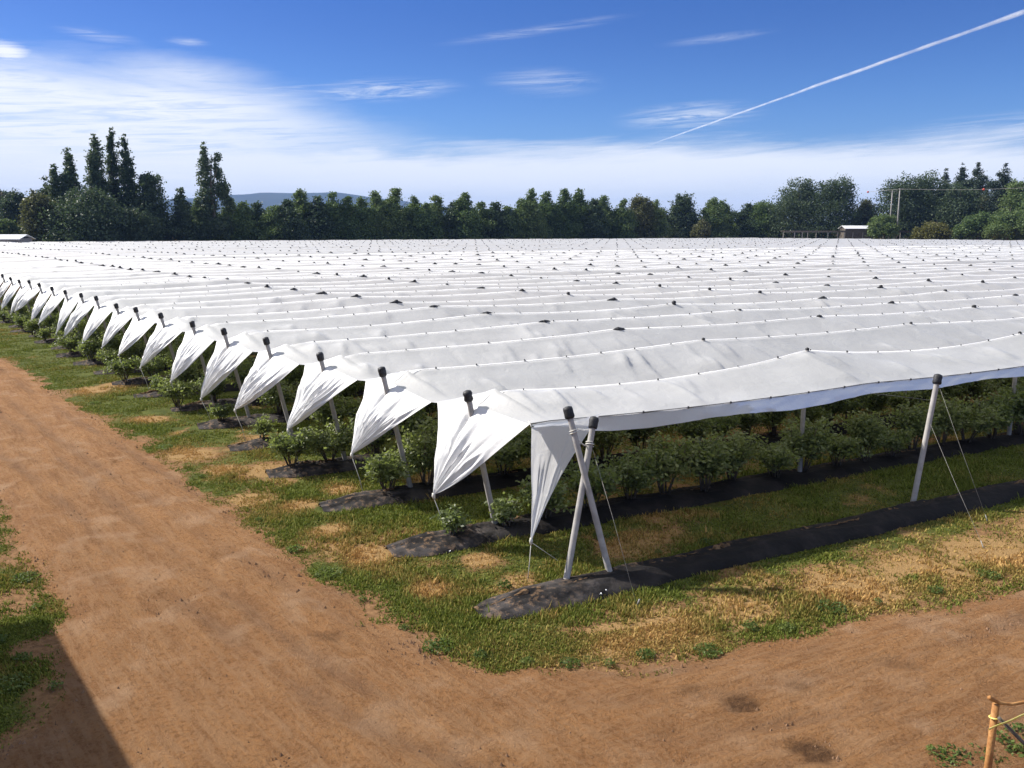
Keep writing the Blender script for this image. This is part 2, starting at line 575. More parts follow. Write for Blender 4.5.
# the rest of the road, off to the sides and underfoot (coarser)
rg = road_patch('dirt_road_far', np.arange(-100, -5, .3), np.arange(33.9, 125, .3))
tag(obj('dirt_road', rg, M['road']), kind='structure')
rg2 = road_patch('dirt_road_yard', np.arange(-26, 46, .2), np.arange(-8.1, 3.7, .2))
tag(obj('dirt_road', rg2, M['road']), kind='structure')
rg3 = road_patch('dirt_road_side', np.arange(15.88, 48, .2), np.arange(3.5, 34, .2))
tag(obj('dirt_road', rg3, M['road']), kind='structure')


def clods():
    q = np.random.default_rng(71)
    N = 150000
    y = 7.5 + 22 * q.uniform(0, 1, N) ** 1.6; x = q.uniform(-1, 1, N) * (y * .64 + 1)
    sd = sd_road(x, y)
    keep = (sd < -.1) & (q.uniform(0, 1, N) < sstep(.45, .72, fbm(x * .9, y * .9, 73)) * .45 + .06)
    x = x[keep]; y = y[keep]; n = len(x)
    r = .006 + .034 * q.uniform(0, 1, n) ** 4
    base = np.array([[1, 0, 0], [.3, .95, 0], [-.8, .6, 0], [-.8, -.6, 0], [.3, -.95, 0], [.1, .05, .75]])
    P = base[None] * r[:, None, None] * q.uniform(.6, 1.3, (n, 6, 3)) + np.stack([x, y, np.full(n, .035)], -1)[:, None, :]
    P[:, :5, 2] = .0
    f = np.array([[0, 1, 5], [1, 2, 5], [2, 3, 5], [3, 4, 5], [4, 0, 5]])
    fa = (f[None] + np.arange(n)[:, None, None] * 6).reshape(-1, 3)
    print('clods', n)
    return mesh_np('loose_clods', P.reshape(-1, 3), fa, False)


tag(obj('loose_clods', clods(), plain('dry clod', (.17, .10, .057), (.27, .165, .098), 3, .95, .4, .1)), 'small loose clods and stones scattered over the dirt track', 'gravel', kind='stuff')

# ------------------------------------------------------------------ covers
def ridge_params(k):
    q = np.random.default_rng(1000 + k)
    return dict(top=2.90 + q.uniform(-.05, .08), sag=(q.uniform(.04, .11) if k > 1 else .22), val=(2.42 if k == 0 else 2.33 + q.uniform(-.03, .04)), var=q.uniform(-.04, .04, 64), off=q.uniform(-.25, .25))


RP = {k: ridge_params(k) for k in range(0, ROWS + 2)}


def ridge_z(k, u):
    p = RP[k]
    u = np.asarray(u, float)
    j = np.floor(u / SP); t = u / SP - j
    j0 = np.clip(j.astype(int), 0, 63); j1 = np.clip(j0 + 1, 0, 63)
    h0 = p['top'] + p['var'][j0] - np.where(j0 == 0, .18, 0); h1 = p['top'] + p['var'][j1]
    z = h0 * (1 - t) + h1 * t - p['sag'] * 4 * t * (1 - t)
    drop = sstep(.35, -.5, u)
    return z * (1 - drop) + (2.46) * drop


def val_z(k, u):     # valley between row k and row k+1
    p = RP[k]
    u = np.asarray(u, float); t = (u / SP) % 1.0
    return p['val'] - .06 * 4 * t * (1 - t) + .05 * (vnoise(u * .3, k * 7.1, 77) - .5)


def usamples(k, ratio, lo, hi):
    out = [-.40]; ue = row_end(k)
    while out[-1] < ue:
        p = foot(k, out[-1]); d = math.hypot(p[0], p[1])
        out.append(out[-1] + min(hi, max(lo, ratio * d)))
    return np.array(out)


def make_cover(k, root):
    d0 = np.linalg.norm(foot(k, 6))
    u = usamples(k, .0036, .055, 1.3)
    ncross = int(np.clip(600 / d0, 8, 34))
    v = np.linspace(-1, 1, 2 * (ncross // 2) + 1)       # -1 near valley, 0 ridge, 1 far valley
    Ug, Vg = np.meshgrid(u, v, indexing='ij')
    zr = ridge_z(k, Ug); zv = np.where(Vg < 0, val_z(k - 1, Ug), val_z(k, Ug))
    av = np.abs(Vg)
    z = zv + (zr - zv) * (1 - av) ** 1.08
    env = np.minimum(1, np.minimum(av * 6, (1 - av) * 6)) * sstep(-.4, .2, Ug)
    # folds that run slantwise from the ridge wire to the valley wire
    sh = (vnoise(Ug * .09, k * 3.3, 3) - .25) * 2.2
    q = Ug + Vg * sh
    msk = sstep(.38, .62, vnoise(q * .23, k * 5.7 + Vg * .4, 12))
    fs = float(np.clip(24 / d0, .3, 1))
    qf = np.random.default_rng(4000 + k)
    umax = min(float(u[-1]), 70.0)
    fold = np.zeros_like(z)
    nf = int(umax / (.7 / fs ** .4)) if k <= 26 else 0
    for _ in range(nf):
        qi = qf.uniform(-.2, umax); shf = (qf.uniform(.1, 1.0) if qi < 9 else qf.uniform(-1.3, .7)); side = qf.choice([-1, 1], p=[.75, .25])
        wf = qf.uniform(.035, .085) / fs ** .75; dp = qf.uniform(.02, .085) / fs ** .25
        a0, a1 = sorted(qf.uniform(.0, 1.0, 2)); a1 = max(a1, a0 + .35)
        cols = np.where((np.sign(v) == side) | (v == 0))[0]
        i0, i1 = np.searchsorted(u, [qi - 2.2 - 14 * wf, qi + 2.2 + 4 * wf])
        if i1 - i0 < 2: continue
        sub = np.ix_(np.arange(i0, i1), cols)
        xq = Ug[sub] + av[sub] * shf + .12 * np.sin(av[sub] * 3 + qi) - qi
        win = sstep(a0 - .15, a0 + .12, av[sub]) * sstep(a1 + .15, a1 - .12, av[sub])
        fold[sub] += win * dp * 1.15 * np.where(xq < 0, np.exp(np.minimum(xq, 0) / (4.5 * wf)), np.exp(-(xq / (.8 * wf)) ** 2))
    rd2 = np.clip(1 - np.abs(2 * vnoise(q * 3.4 * max(fs, .6), k * 4.1 + Vg * .8, 15) - 1), 0, 1) ** 3
    z = z + fold * env - (.035 * rd2 * sstep(.35, .7, vnoise(q * .4, k * 2.2, 19))) * env
    z = z + (fbm(Ug * .8, Vg * 1.5 + k * 11, 21) - .5) * .05 * env
    # slight puckers at the wire clips
    z = z - .022 * (np.abs(np.sin(Ug * math.pi / 1.05)) ** .5 - .6) * np.exp(-((1 - av) * 7) ** 2) * (Ug > .2)
    w = .03 * (vnoise(Ug * .5, k * 3., 51) - .5)
    f = foot(k)
    x = f[0] + Ug * U[0] + (Vg / 2 + w * (1 - av)) * W[0]
    y = f[1] + Ug * U[1] + (Vg / 2 + w * (1 - av)) * W[1]
    P = np.stack([x - root.location.x, y - root.location.y, z], -1)
    n0, n1 = Ug.shape
    idx = np.arange(n0 * n1).reshape(n0, n1)
    fc = np.stack([idx[:-1, :-1], idx[1:, :-1], idx[1:, 1:], idx[:-1, 1:]], -1).reshape(-1, 4)
    obj('cover_sheet', mesh_np('cover_sheet', P.reshape(-1, 3), fc), M['cover'], root)
    return P[0]           # outer edge


def make_flap(k, edge, root, seed):
    q = np.random.default_rng(seed)
    e = np.asarray(edge, float)
    ns = 90 if k < 8 else 45; nt = 46 if k < 8 else 24
    s = np.linspace(0, 1, ns)
    pos = np.linspace(0, 1, len(e))
    far = q.uniform(.86, .93)
    top = np.stack([np.interp(s * far, pos, e[:, i]) for i in range(3)], -1)
    tu = -1.28 + q.uniform(-.14, .14); tz = .92 + q.uniform(-.16, .22); tw = q.uniform(-.13, .13)
    tip = np.array([tu * U[0] + tw * W[0], tu * U[1] + tw * W[1], tz])
    t = np.linspace(0, 1, nt)
    S, T = np.meshgrid(s, t, indexing='ij')
    P = top[:, None, :] * (1 - T[..., None]) + tip * T[..., None]
    # gathered towards the tip, edges bowed in, cloth bellies outwards along the middle
    mid = 1 - np.abs(2 * S - 1)
    bow = 4 * T * (1 - T)
    outw = np.array([-U[0], -U[1], 0.0])
    cen = top.mean(0)
    toc = (cen[None, None, :] * (1 - T[..., None]) + tip * T[..., None]) - P
    P = P + toc * (bow * (.03 + q.uniform(.02, .09) * (1 - mid)))[..., None]
    P = P + outw * (bow * (.03 + .05 * mid))[..., None] + np.array([0, 0, -1.0]) * (bow * q.uniform(.05, .16) * (1 - mid) * (S < .5))[..., None]
    # folds radiating from the tie point
    ph = q.uniform(0, 6)
    wob = S + .03 * vnoise(T * 3, S * 4 + k, 61)
    fold = np.clip(1 - np.abs(2 * vnoise(wob * q.uniform(10, 15) + ph, T * 1.6 + k, 62) - 1), 0, 1) ** 2 * .8 + .5 * vnoise(wob * 31 + ph, T * 2.5 + k, 63)
    amp = q.uniform(.09, .19) * np.clip(T * 2.2, 0, 1) * np.clip((1 - T) * 2.2 + .18, 0, 1) * sstep(0, .06, S) * sstep(1, .94, S)
    P = P + outw * ((fold - .4) * amp)[..., None]
    # the slit that lets the leaning post through
    sl = np.exp(-((S - .57 - .06 * T) / .035) ** 2) * sstep(.02, .25, T) * sstep(1, .7, T)
    P = P - outw * (sl * .16)[..., None]
    P = P + outw * (.02 * (fbm(S * 9, T * 7 + k * 3, 64) - .5) * np.minimum(1, T * 6))[..., None]
    n0, n1 = S.shape
    idx = np.arange(n0 * n1).reshape(n0, n1)
    fc = np.stack([idx[:-1, :-1], idx[1:, :-1], idx[1:, 1:], idx[:-1, 1:]], -1).reshape(-1, 4)
    obj('end_flap', mesh_np('end_flap', P.reshape(-1, 3), fc), M['flap'], root)
    m = MB()
    m.tube([tip + [0, 0, .03], tip + [0, 0, -.02], tip + [.01, 0, -.08]], [.028, .034, .018], 7)
    g = tip * [1, 1, 0] + np.array([.25 * U[0], .25 * U[1], .0])
    m.tube([tip + [0, 0, -.05], tip * .5 + g * .5 + [.02, 0, 0], g], .007, 5)
    m.build('tie_cord', M['cord'], root, True)
    return tip


clip_mb = MB(); clip_mb.box((0, 0, 0), .055, .05, .06); clip_mb.box((0, 0, .035), .03, .07, .03)
clip_me = clip_mb.mesh('clip'); clip_me.materials.append(M['clip'])

for k in range(1, ROWS + 1):
    f = foot(k)
    if k == 1: lab = 'front white cover of the field, with a skirt along its near side'
    elif k <= 17: lab = 'long white cover, %s back from the front one, its end flap tied down' % ORD[k - 1]
    else: lab = 'white cover far back in the field whose tied end lies out of frame'
    root = empty('row_cover', (f[0], f[1], 0), 0, lab, 'plastic cover', 'white covers over the orchard rows')
    edge = make_cover(k, root)
    if k <= 40:
        make_flap(k, edge, root, 500 + k)
    if k <= 30:
        m = MB(); uu = usamples(k, .02, .3, 1.5)
        uu = uu[uu < 160]
        zz = ridge_z(k, uu) + .004
        hv = []
        hh = .006 + .00022 * np.linalg.norm(f)
        for a, b in zip(uu, zz):
            o_ = .03 * (float(vnoise(a * .5, k * 3., 51)) - .5) * W
            hh2 = hh * (.3 + 1.2 * float(vnoise(a * 1.3, k * 2.7, 52)))
            hv += [(a * U[0] + o_[0], a * U[1] + o_[1], b - .02), (a * U[0] + o_[0], a * U[1] + o_[1], b + hh2)]
        m.add(hv, [(2 * i, 2 * i + 2, 2 * i + 3, 2 * i + 1) for i in range(len(uu) - 1)])
        m.build('ridge_lit_fin', M['lit_fin'], root, True)  # added fin that imitates the sunlit line along the ridge
        n = 0
        for a in np.arange(.6, 40, 1.05):
            if k > 14: break
            if n >= 34 or a > row_end(k) - 1: break
            c = link(bpy.data.objects.new('clip', clip_me), root)
            a2 = a + random.uniform(-.12, .12)
            c.location = (a2 * U[0], a2 * U[1], float(ridge_z(k, a2)) + .015); c.rotation_euler = (0, 0, YAW); n += 1
            c.scale = (random.uniform(.3, .55),) * 3
    if k == 1:
        # skirt and half flap on the yard side of the front cover
        ue = row_end(1)
        u = np.arange(-.37, ue, .07); w = np.linspace(0, 1, 12)
        Ug, Wg = np.meshgrid(u, w, indexing='ij')
        z0 = val_z(0, Ug)
        # how far the skirt hangs varies along the row
        hang = .19 - .07 * sstep(2, 14, Ug) + .10 * (vnoise(Ug * .35, 2.2, 71) - .5) + .05 * np.sin(Ug * math.pi / SP * 2) ** 2
        hang = hang * sstep(-.37, 1.2, Ug) + .03
        out = .10 * Wg + .03 * vnoise(Ug * 2.5 + Wg, Wg * 2, 72) * Wg
        base = -W / 2
        x = base[0] + Ug * U[0] + NP[0] * out; y = base[1] + Ug * U[1] + NP[1] * out
        z = z0 - hang * Wg - .012 * np.clip(1 - np.abs(2 * vnoise(Ug * 2.2 + Wg * 1.5, Wg, 73) - 1), 0, 1) ** 4
        n0, n1 = Ug.shape
        idx = np.arange(n0 * n1).reshape(n0, n1)
        fc = np.stack([idx[:-1, :-1], idx[1:, :-1], idx[1:, 1:], idx[:-1, 1:]], -1).reshape(-1, 4)
        obj('skirt', mesh_np('skirt', np.stack([x, y, z], -1).reshape(-1, 3), fc), M['cover'], root)
        m = MB()
        uu = np.arange(-.4, ue, .4)
        m.tube([(base[0] + a * U[0] + .012 * NP[0], base[1] + a * U[1] + .012 * NP[1], float(val_z(0, a)) + .012) for a in uu], .009, 5)
        m.build('valley_wire', M['wire'], root)
        for a in np.arange(.9, min(ue, 40), 1.02):
            c = link(bpy.data.objects.new('clip', clip_me), root)
            c.location = (base[0] + a * U[0] + .02 * NP[0], base[1] + a * U[1] + .02 * NP[1], float(val_z(0, a)) + .01); c.rotation_euler = (0, 0, YAW); c.scale = (.5, .5, .5)
        # half flap beyond the valley wire
        A = np.array([base[0] - .30 * U[0], base[1] - .30 * U[1], 2.38])
        f1 = foot(1)
        A = A - .12 * np.array([U[0], U[1], 0]) + .10 * np.array([NP[0], NP[1], 0])
        B = np.array([base[0] + .98 * U[0] + .06 * NP[0], base[1] + .98 * U[1] + .06 * NP[1], 2.47])
        T_ = G(531, 541, .70) - np.array([f1[0], f1[1], 0])
        ss = np.linspace(0, 1, 44); tt = np.linspace(0, 1, 40)
        S, T = np.meshgrid(ss, tt, indexing='ij')
        top = A[None] * (1 - ss[:, None]) + B[None] * ss[:, None]
        top[:, 2] -= .05 * np.sin(ss * math.pi)
        P = top[:, None, :] * (1 - T[..., None]) + T_ * T[..., None]
        bow = 4 * T * (1 - T)
        side = (B - A) / np.linalg.norm(B - A)
        P = P - side * (bow * .10 * S)[..., None]
        outw = np.array([-.75, -.66, 0])
        fold = vnoise(S * 9 + 1.3, T * 1.3, 81) * .7 + .4 * vnoise(S * 21, T * 2.2, 82)
        P = P + outw * ((fold - .5) * .22 * np.clip(T * 2.5, 0, 1) * np.clip((1 - T) * 2 + .2, 0, 1))[..., None]
        idx = np.arange(S.size).reshape(S.shape)
        fc = np.stack([idx[:-1, :-1], idx[1:, :-1], idx[1:, 1:], idx[:-1, 1:]], -1).reshape(-1, 4)
        obj('end_flap', mesh_np('half_flap', P.reshape(-1, 3), fc), M['cover'], root)
        m = MB()
        m.tube([T_ + [0, 0, .05], T_, T_ + [0, 0, -.07]], [.02, .03, .014], 7)
        m.tube([T_ + [0, 0, -.05], T_ + [-.02, .02, -.35], T_ * [1, 1, 0] + [-.05, .02, .02]], .006, 5)
        m.tube([T_ + [0, 0, -.02], T_ * [1, 1, 0] + [.45, .3, .25]], .005, 5)
        m.build('tie_cord', M['cord'], root, True)
        m = MB(); m.tube([A + [.0, 0, 0], (A + np.array([base[0] - .4 * U[0], base[1] - .4 * U[1], 2.44])) / 2, np.array([base[0] - .42 * U[0], base[1] - .42 * U[1], 2.46])], .012, 5)
        m.build('tie_cord', M['cord'], root, True)

# ------------------------------------------------------------------ posts
def post_mb(bot, top, r=.055):
    m = MB(); b = np.array(bot, float); t = np.array(top, float)
    d = (t - b)
    m.tube([b - d * .03, b + d * .02, b + d * .5, t - d * .01, t], [r * 1.02, r, r * .97, r * .94, r * .9], 8, True, math.pi / 8)
    return m


def cap_mb(top, d, s=1.0, ragged=True, seed=0):
    q = np.random.default_rng(seed)
    m = MB(); t = np.array(top, float); d = np.array(d, float) / np.linalg.norm(d)
    hs = [-.17, -.13, -.06, .0, .05, .072]
    rs = [.085, .098, .094, .102, .088, .03]
    m.tube([t + d * h * s for h in hs], [r * s * (1 + q.uniform(-.06, .06)) for r in rs], 10)
    return m


def gap_sheet_mb(top, s, seed):
    # black sheet standing in for the shaded opening around the post in the cover
    q = np.random.default_rng(seed)
    m = MB()
    L1, L2, wd = q.uniform(.12, .5) * s, q.uniform(.12, .5) * s, q.uniform(.10, .17) * s
    v = [np.array(top) + [0, 0, .02]]; n = 14
    for ring, (sc, dz) in enumerate([(.45, .0), (1.0, -.05)]):
        for i in range(n):
            a = 2 * math.pi * i / n
            ca, sa = math.cos(a), math.sin(a)
            lx = (L1 if ca < 0 else L2) * ca * abs(ca) ** .3 + .08 * ca
            v.append(np.array(top) + np.array([lx * U[0] * sc - NP[0] * sa * wd * sc, lx * U[1] * sc - NP[1] * sa * wd * sc, dz - .13 * abs(sa) * sc * wd / .14 * .5]))
    f = [(0, 1 + i, 1 + (i + 1) % n) for i in range(n)] + [(1 + i, 1 + n + i, 1 + n + (i + 1) % n, 1 + (i + 1) % n) for i in range(n)]
    m.add(v, f)
    return m


GP = 'posts holding up the covers'
for k in range(1, 26):
    f = foot(k)
    lab = 'leaning white end post with black cap, %s back from the crossed corner posts' % (ORD[k] if k <= 17 else '') if k <= 17 else 'leaning white end post far up the track beyond view'
    root = empty('end_post', (f[0], f[1], 0), 0, lab, 'post', 'leaning end posts along the track')
    q = np.random.default_rng(300 + k)
    lean = .58 + q.uniform(-.06, .08); zt = 2.74 + q.uniform(-.05, .08); sd = q.uniform(-.05, .05)
    top = np.array([-lean * U[0] + sd * NP[0], -lean * U[1] + sd * NP[1], zt])
    post_mb((0, 0, 0), top).build('shaft', M['post'], root, True)
    cap_mb(top, top, .84, seed=k).build('cap', M['rubber'], root, True)

inter = []
for k in range(1, ROWS + 1):
    for j in range(1, 33):
        u = j * SP + RP[k]['off'] * .6
        if u > row_end(k) - .5: break
        p = foot(k, u)
        px = 512 + F * p[0] / (p[1] * cP + (H - 2.9) * sP)
        inter.append((math.hypot(*p), k, j, u, p, -30 < px < 1054))
inter.sort(key=lambda t: t[0])
seen = [t for t in inter if t[5]]
chosen = seen[:272]; cs = set((t[1], t[2]) for t in chosen)
rest = [t for t in inter if (t[1], t[2]) not in cs]
front_named = {(1, 1): 'white post under the front cover, left of the leaning yard-side post', (1, 2): 'white post under the front cover at the right edge of the photo'}
gapv = [gap_sheet_mb((0, 0, 0), sc, 40 + i).mesh('gap_sheet', True) for i, sc in enumerate([.3, .45, .6, .75, .9, .25])]
capv = [cap_mb((0, 0, 0), (0, 0, 1), .8, seed=i).mesh('cap', True) for i in range(3)]
shaft = post_mb((0, 0, 0), (0, 0, 2.8)).mesh('shaft', True)
for m_ in gapv + capv: m_.materials.append(M['rubber'])
shaft.materials.append(M['post'])
for d, k, j, u, p, _ in chosen:
    zr = float(ridge_z(k, u))
    lab = front_named.get((k, j))
    if lab is None:
        lab = 'black-capped post standing in the second row, poking through its cover' if k == 2 else 'black-capped post poking up through the white covers out in the field'
    root = empty('field_post', (p[0], p[1], 0), 0, lab, 'post', None if (k, j) in front_named else GP)
    a = link(bpy.data.objects.new('shaft', shaft), root); a.scale = (1, 1, zr / 2.8)
    low = k <= 2
    c = link(bpy.data.objects.new('cap', capv[(k + j) % 3]), root); c.location = (0, 0, zr + (.02 if low else random.uniform(-.02, .07))); c.rotation_euler = (0, 0, k * 1.7 + j)
    if low: c.scale = (.55, .55, .7)
    if not low and random.random() < .75:
        fl = link(bpy.data.objects.new('gap_sheet', random.choice(gapv)), root); fl.location = (0, 0, zr + .035)
# the far mass of posts and caps
m = MB()
for d, k, j, u, p, _ in rest:
    zr = float(ridge_z(k, u))
    m.tube([(p[0], p[1], 0), (p[0], p[1], zr)], .06, 5, False)
o = m.build('distant_posts', M['post']); tag(o, 'mass of far posts beneath the distant white covers', 'posts', kind='stuff')
m = MB()
for d, k, j, u, p, _ in rest:
    if random.random() < .35: continue
    zr = float(ridge_z(k, u))
    m.tube([(p[0], p[1], zr - .1), (p[0], p[1], zr + .06), (p[0], p[1], zr + .09)], [.07, .08, .04], 6)
    fm = gap_sheet_mb((p[0], p[1], zr + .04), random.choice([.12, .2, .35]), j * 71 + k)  # black sheet in place of the shaded opening around each far post
    m.add(fm.v, fm.f)
o = m.build('distant_caps', M['rubber']); tag(o, 'dark caps dotted over the distant white covers', 'post caps', kind='stuff')

# the yard-side row: crossed corner posts, leaning outward posts, guy wires
fA = G(612, 582)[:2]; fB = G(565, 588)[:2]
root = empty('end_post', (fA[0], fA[1], 0), 0, 'corner post leaning left, the rear one of the crossed pair at the mat', 'post', 'crossed corner posts')
tA = G(568, 410, 2.72) - np.array([fA[0], fA[1], 0])
post_mb((0, 0, 0), tA, .057).build('shaft', M['post'], root, True)
cap_mb(tA, tA, .86, seed=91).build('cap', M['rubber'], root, True)
root = empty('end_post', (fB[0], fB[1], 0), 0, 'corner post leaning right, the front one of the crossed pair, sunlit edge', 'post', 'crossed corner posts')
# the front post leans out over the yard
tB = G(594, 420, 2.52) - np.array([fB[0], fB[1], 0])
post_mb((0, 0, 0), tB, .056).build('shaft', M['post'], root, True)
cap_mb(tB, tB, .84, seed=92).build('cap', M['rubber'], root, True)
m = MB(); g = G(637, 606) - np.array([fB[0], fB[1], 0])
m.tube([tB * .82 + [.06, 0, 0], tB * .45 + g * .5 + [0, 0, -.02], g], .003, 5)
m.tube([g, g + [.03, -.03, .12]], .014, 5)
m.build('guy_wire', M['wire'], root, True)
rp = MB()
c1 = np.array([fA[0], fA[1], 0]) + tA * .86; c2 = np.array([fB[0], fB[1], 0]) + tB * .84
for (cc, dd) in ((c1, tA), (c2, tB)):
    dn = dd / np.linalg.norm(dd); ax = np.cross(dn, [0, 0, 1.]); ax /= np.linalg.norm(ax); ay = np.cross(dn, ax)
    rp.tube([cc + .066 * (math.cos(a) * ax + math.sin(a) * ay) + dn * .006 * a for a in np.linspace(0, 12, 40)], .009, 5)
rp.tube([c1 + (c2 - c1) * t + [0, 0, -.06 * math.sin(math.pi * t)] for t in np.linspace(.05, .95, 8)], .011, 5)
tag(rp.build('lashing_rope', M['cord'], None, True), 'pale rope lashing the crossed corner posts together', 'rope')

for j, (pf, ptop, lab) in enumerate([((912, 508), (938, 377), 'white post leaning outward from the long black mat, guy wires at its right'), ((1130, 455), (1160, 335), 'outward leaning white post further along the black mat, beyond the right edge')]):
    f = G(*pf)[:2]
    root = empty('side_post', (f[0], f[1], 0), 0, lab, 'post', None)
    t = G(ptop[0], ptop[1], 2.62) - np.array([f[0], f[1], 0])
    post_mb((0, 0, 0), t, .056).build('shaft', M['post'], root, True)
    cap_mb(t, t, .88, seed=95 + j).build('cap', M['rubber'], root, True)
    for (ga, fr) in (((988, 522), .97), ((984, 548), .66)):
        g = G(ga[0] + j * 215, ga[1] - j * 55) - np.array([f[0], f[1], 0])
        m = MB(); m.tube([t * fr, t * fr * .5 + g * .5 + [0, 0, -.03], g], .0028, 5)
        m.tube([g + [0, 0, -.02], g + (t * fr - g) * .05], .009, 5)
        m.build('guy_wire', M['wire'], root, True)
    inward = np.array([-NP[0] * 2.2 + U[0] * -1.3, -NP[1] * 2.2 - U[1] * 1.3, 2.34])
    m = MB(); m.tube([t * .82, inward], .0035, 5); m.build('tie_wire', M['wire'], root, True)

# ------------------------------------------------------------------ weed mats
def weed_mat(k, u0, u1, width, height, label, group):
    q = np.random.default_rng(700 + k)
    f = foot(k)
    root = empty('weed_mat', (f[0], f[1], 0), 0, label, 'weed mat', group)
    step = .09 if k < 4 else .14
    u = np.concatenate([np.arange(u0, min(u1, 14), step), np.arange(max(14, u0), u1, .4)]) if u1 > 14 else np.arange(u0, u1, step)
    w = np.linspace(-1, 1, 25)
    Ug, Wg = np.meshgrid(u, w, indexing='ij')
    end = sstep(u0, u0 + .9, Ug)
    half = width / 2 * (.45 + .55 * np.sqrt(np.clip(end, 0, 1))) + .10 * (vnoise(Ug * .7, np.sign(Wg) * 3 + k * 5, 91) - .5) + .05 * (vnoise(Ug * 3, np.sign(Wg) * 3 + k * 5, 92) - .5)
    n = Wg * half
    prof = (1 - Wg ** 2) ** .8
    z = .012 + height * prof * (.35 + .65 * end) * (.8 + .4 * vnoise(Ug * .6, k * 3, 93)) + .05 * (fbm(Ug * 1.4, n * 3 + k, 94) - .5) * prof
    z = z + .05 * np.clip(1 - np.abs(2 * vnoise(Ug * .9 + n * 2.5, n * 3 + k, 95) - 1), 0, 1) ** 6 * prof
    # the overlap of the two sheets along the crown of the bed
    z = z + .03 * np.exp(-((n - .12 - .05 * np.sin(Ug * .9)) / .035) ** 2)
    x = Ug * U[0] - n * NP[0]; y = Ug * U[1] - n * NP[1]
    x = x; y = y
    idx = np.arange(x.size).reshape(x.shape)
    fc = np.stack([idx[:-1, :-1], idx[1:, :-1], idx[1:, 1:], idx[:-1, 1:]], -1).reshape(-1, 4)
    me = mesh_np('sheet', np.stack([x, y, z], -1).reshape(-1, 3), fc)
    attr(me, 'end_pale', sstep(u0 + 2.6, u0 + 1.6, Ug + .4 * n) * .3)  # paler towards the outer end of the mat
    attr(me, 'dirt', np.clip(sstep(u0 + 2.2, u0 + .3, Ug) * .9 + .35 * np.exp(-((n - .15) / .12) ** 2), 0, 1))
    obj('sheet', me, M['mat'], root)
    # soil and straw lying along the seam
    m = MB()
    uu = np.arange(u0 + .25, min(u1, 30), .055)
    pts = []; rad = []
    for a in uu:
        nn = .09 + .05 * math.sin(a * .9) + .05 * (float(vnoise(a * 1.3, k * 2., 96)) - .5)
        e = float(sstep(u0, u0 + .9, a))
        zz = .012 + height * (1 - (nn / (width / 2)) ** 2) * (.35 + .65 * e) * 1.02
        nn += q.normal() * .016; pts.append((a * U[0] - nn * NP[0], a * U[1] - nn * NP[1], zz - .012)); rad.append(.006 + .075 * float(vnoise(a * 2.1, k * 4., 97)) ** 2.2 * float(q.uniform(.3, 1.2)))
    m.tube(pts, rad, 6)
    m.build('soil_seam', M['soil'], root, False)
    return root


uA = rowcoord(*G(472, 612)[:2])[1]
GM = 'black weed mats along the rows'
weed_mat(0, uA, 46, .88, .15, 'long black weed mat at the field edge, running below the crossed posts', GM)
for k in range(1, 19):
    q = np.random.default_rng(60 + k)
    lab = 'black weed mat under the bushes of the %s row back from the edge mat' % ORD[k]
    weed_mat(k, [-2.15, -2.0, -1.9, -1.7, -1.5][k - 1] if k <= 5 else -1.6 + q.uniform(-.3, .3), 40 if k < 5 else 10, 1.0, .15, lab, GM)

for i, (px, py) in enumerate([(601, 596), (606, 592), (450, 553)]):
    c = G(px, py, .13); q = np.random.default_rng(i)
    m = MB(); r_ = .015
    v = [c + np.array([math.cos(a) * r_ * q.uniform(.6, 1.4), math.sin(a) * r_ * q.uniform(.6, 1.4), q.uniform(0, .03) + .02]) for a in np.arange(0, 6.2, 1.05)]
    m.add(v + [p_ + [0, 0, .006] for p_ in v], [(5, 4, 3, 2, 1, 0), (6, 7, 8, 9, 10, 11)] + [(a, (a + 1) % 6, 6 + (a + 1) % 6, 6 + a) for a in range(6)])
    tag(m.build('plastic_scrap', M['paleroof']), ['pale scrap of plastic on the mat beside the crossed posts' if i < 2 else 'pale scrap of plastic on the long mat near the outward leaning post', 'pale scrap on the mat end of the first bush row'][i == 2], 'scrap', 'pale scraps lying on the mats')

# ------------------------------------------------------------------ bushes
def bush_proto(seed, h, w, nst, nleaf):
    q = np.random.default_rng(seed)
    st = MB(); tips = []
    for i in range(nst):
        a = q.uniform(0, 2 * math.pi); sp = q.uniform(.15, 1.0) * w * .45; hh = h * q.uniform(.6, .98)
        p0 = np.array([math.cos(a) * .06, math.sin(a) * .06, -.02])
        p1 = np.array([math.cos(a) * sp * .45, math.sin(a) * sp * .45, hh * .35])
        p2 = np.array([math.cos(a + .3) * sp * .8, math.sin(a + .3) * sp * .8, hh * .68])
        p3 = np.array([math.cos(a + .4) * sp, math.sin(a + .4) * sp, hh])
        st.tube([p0, p1, p2, p3], [.018, .014, .009, .004], 5)
        tips += [(p1, p2), (p2, p3), (p2, p3)]
        for b in range(3):
            t0 = p1 + (p2 - p1) * q.uniform(.1, 1); e = t0 + np.array([q.normal() * .2 * w, q.normal() * .2 * w, q.uniform(.08, .34) * h])
            st.tube([t0, (t0 + e) / 2 + [0, 0, .03], e], [.008, .006, .003], 4)
            tips += [(t0, e), (t0, e)]
    V = []; n = nleaf
    ti = q.integers(0, len(tips), n); t = q.uniform(.25, 1.05, n)
    A = np.array([tips[i][0] for i in ti]); B = np.array([tips[i][1] for i in ti])
    c = A + (B - A) * t[:, None] + q.normal(0, 1, (n, 3)) * [.075 * w + .02, .075 * w + .02, .06]
    c[:, 2] = np.maximum(c[:, 2], .14 * h + q.uniform(0, .15, n))
    V = leaf_quads(c, q, .034, .06, .55)
    return st.mesh('stems', True), V


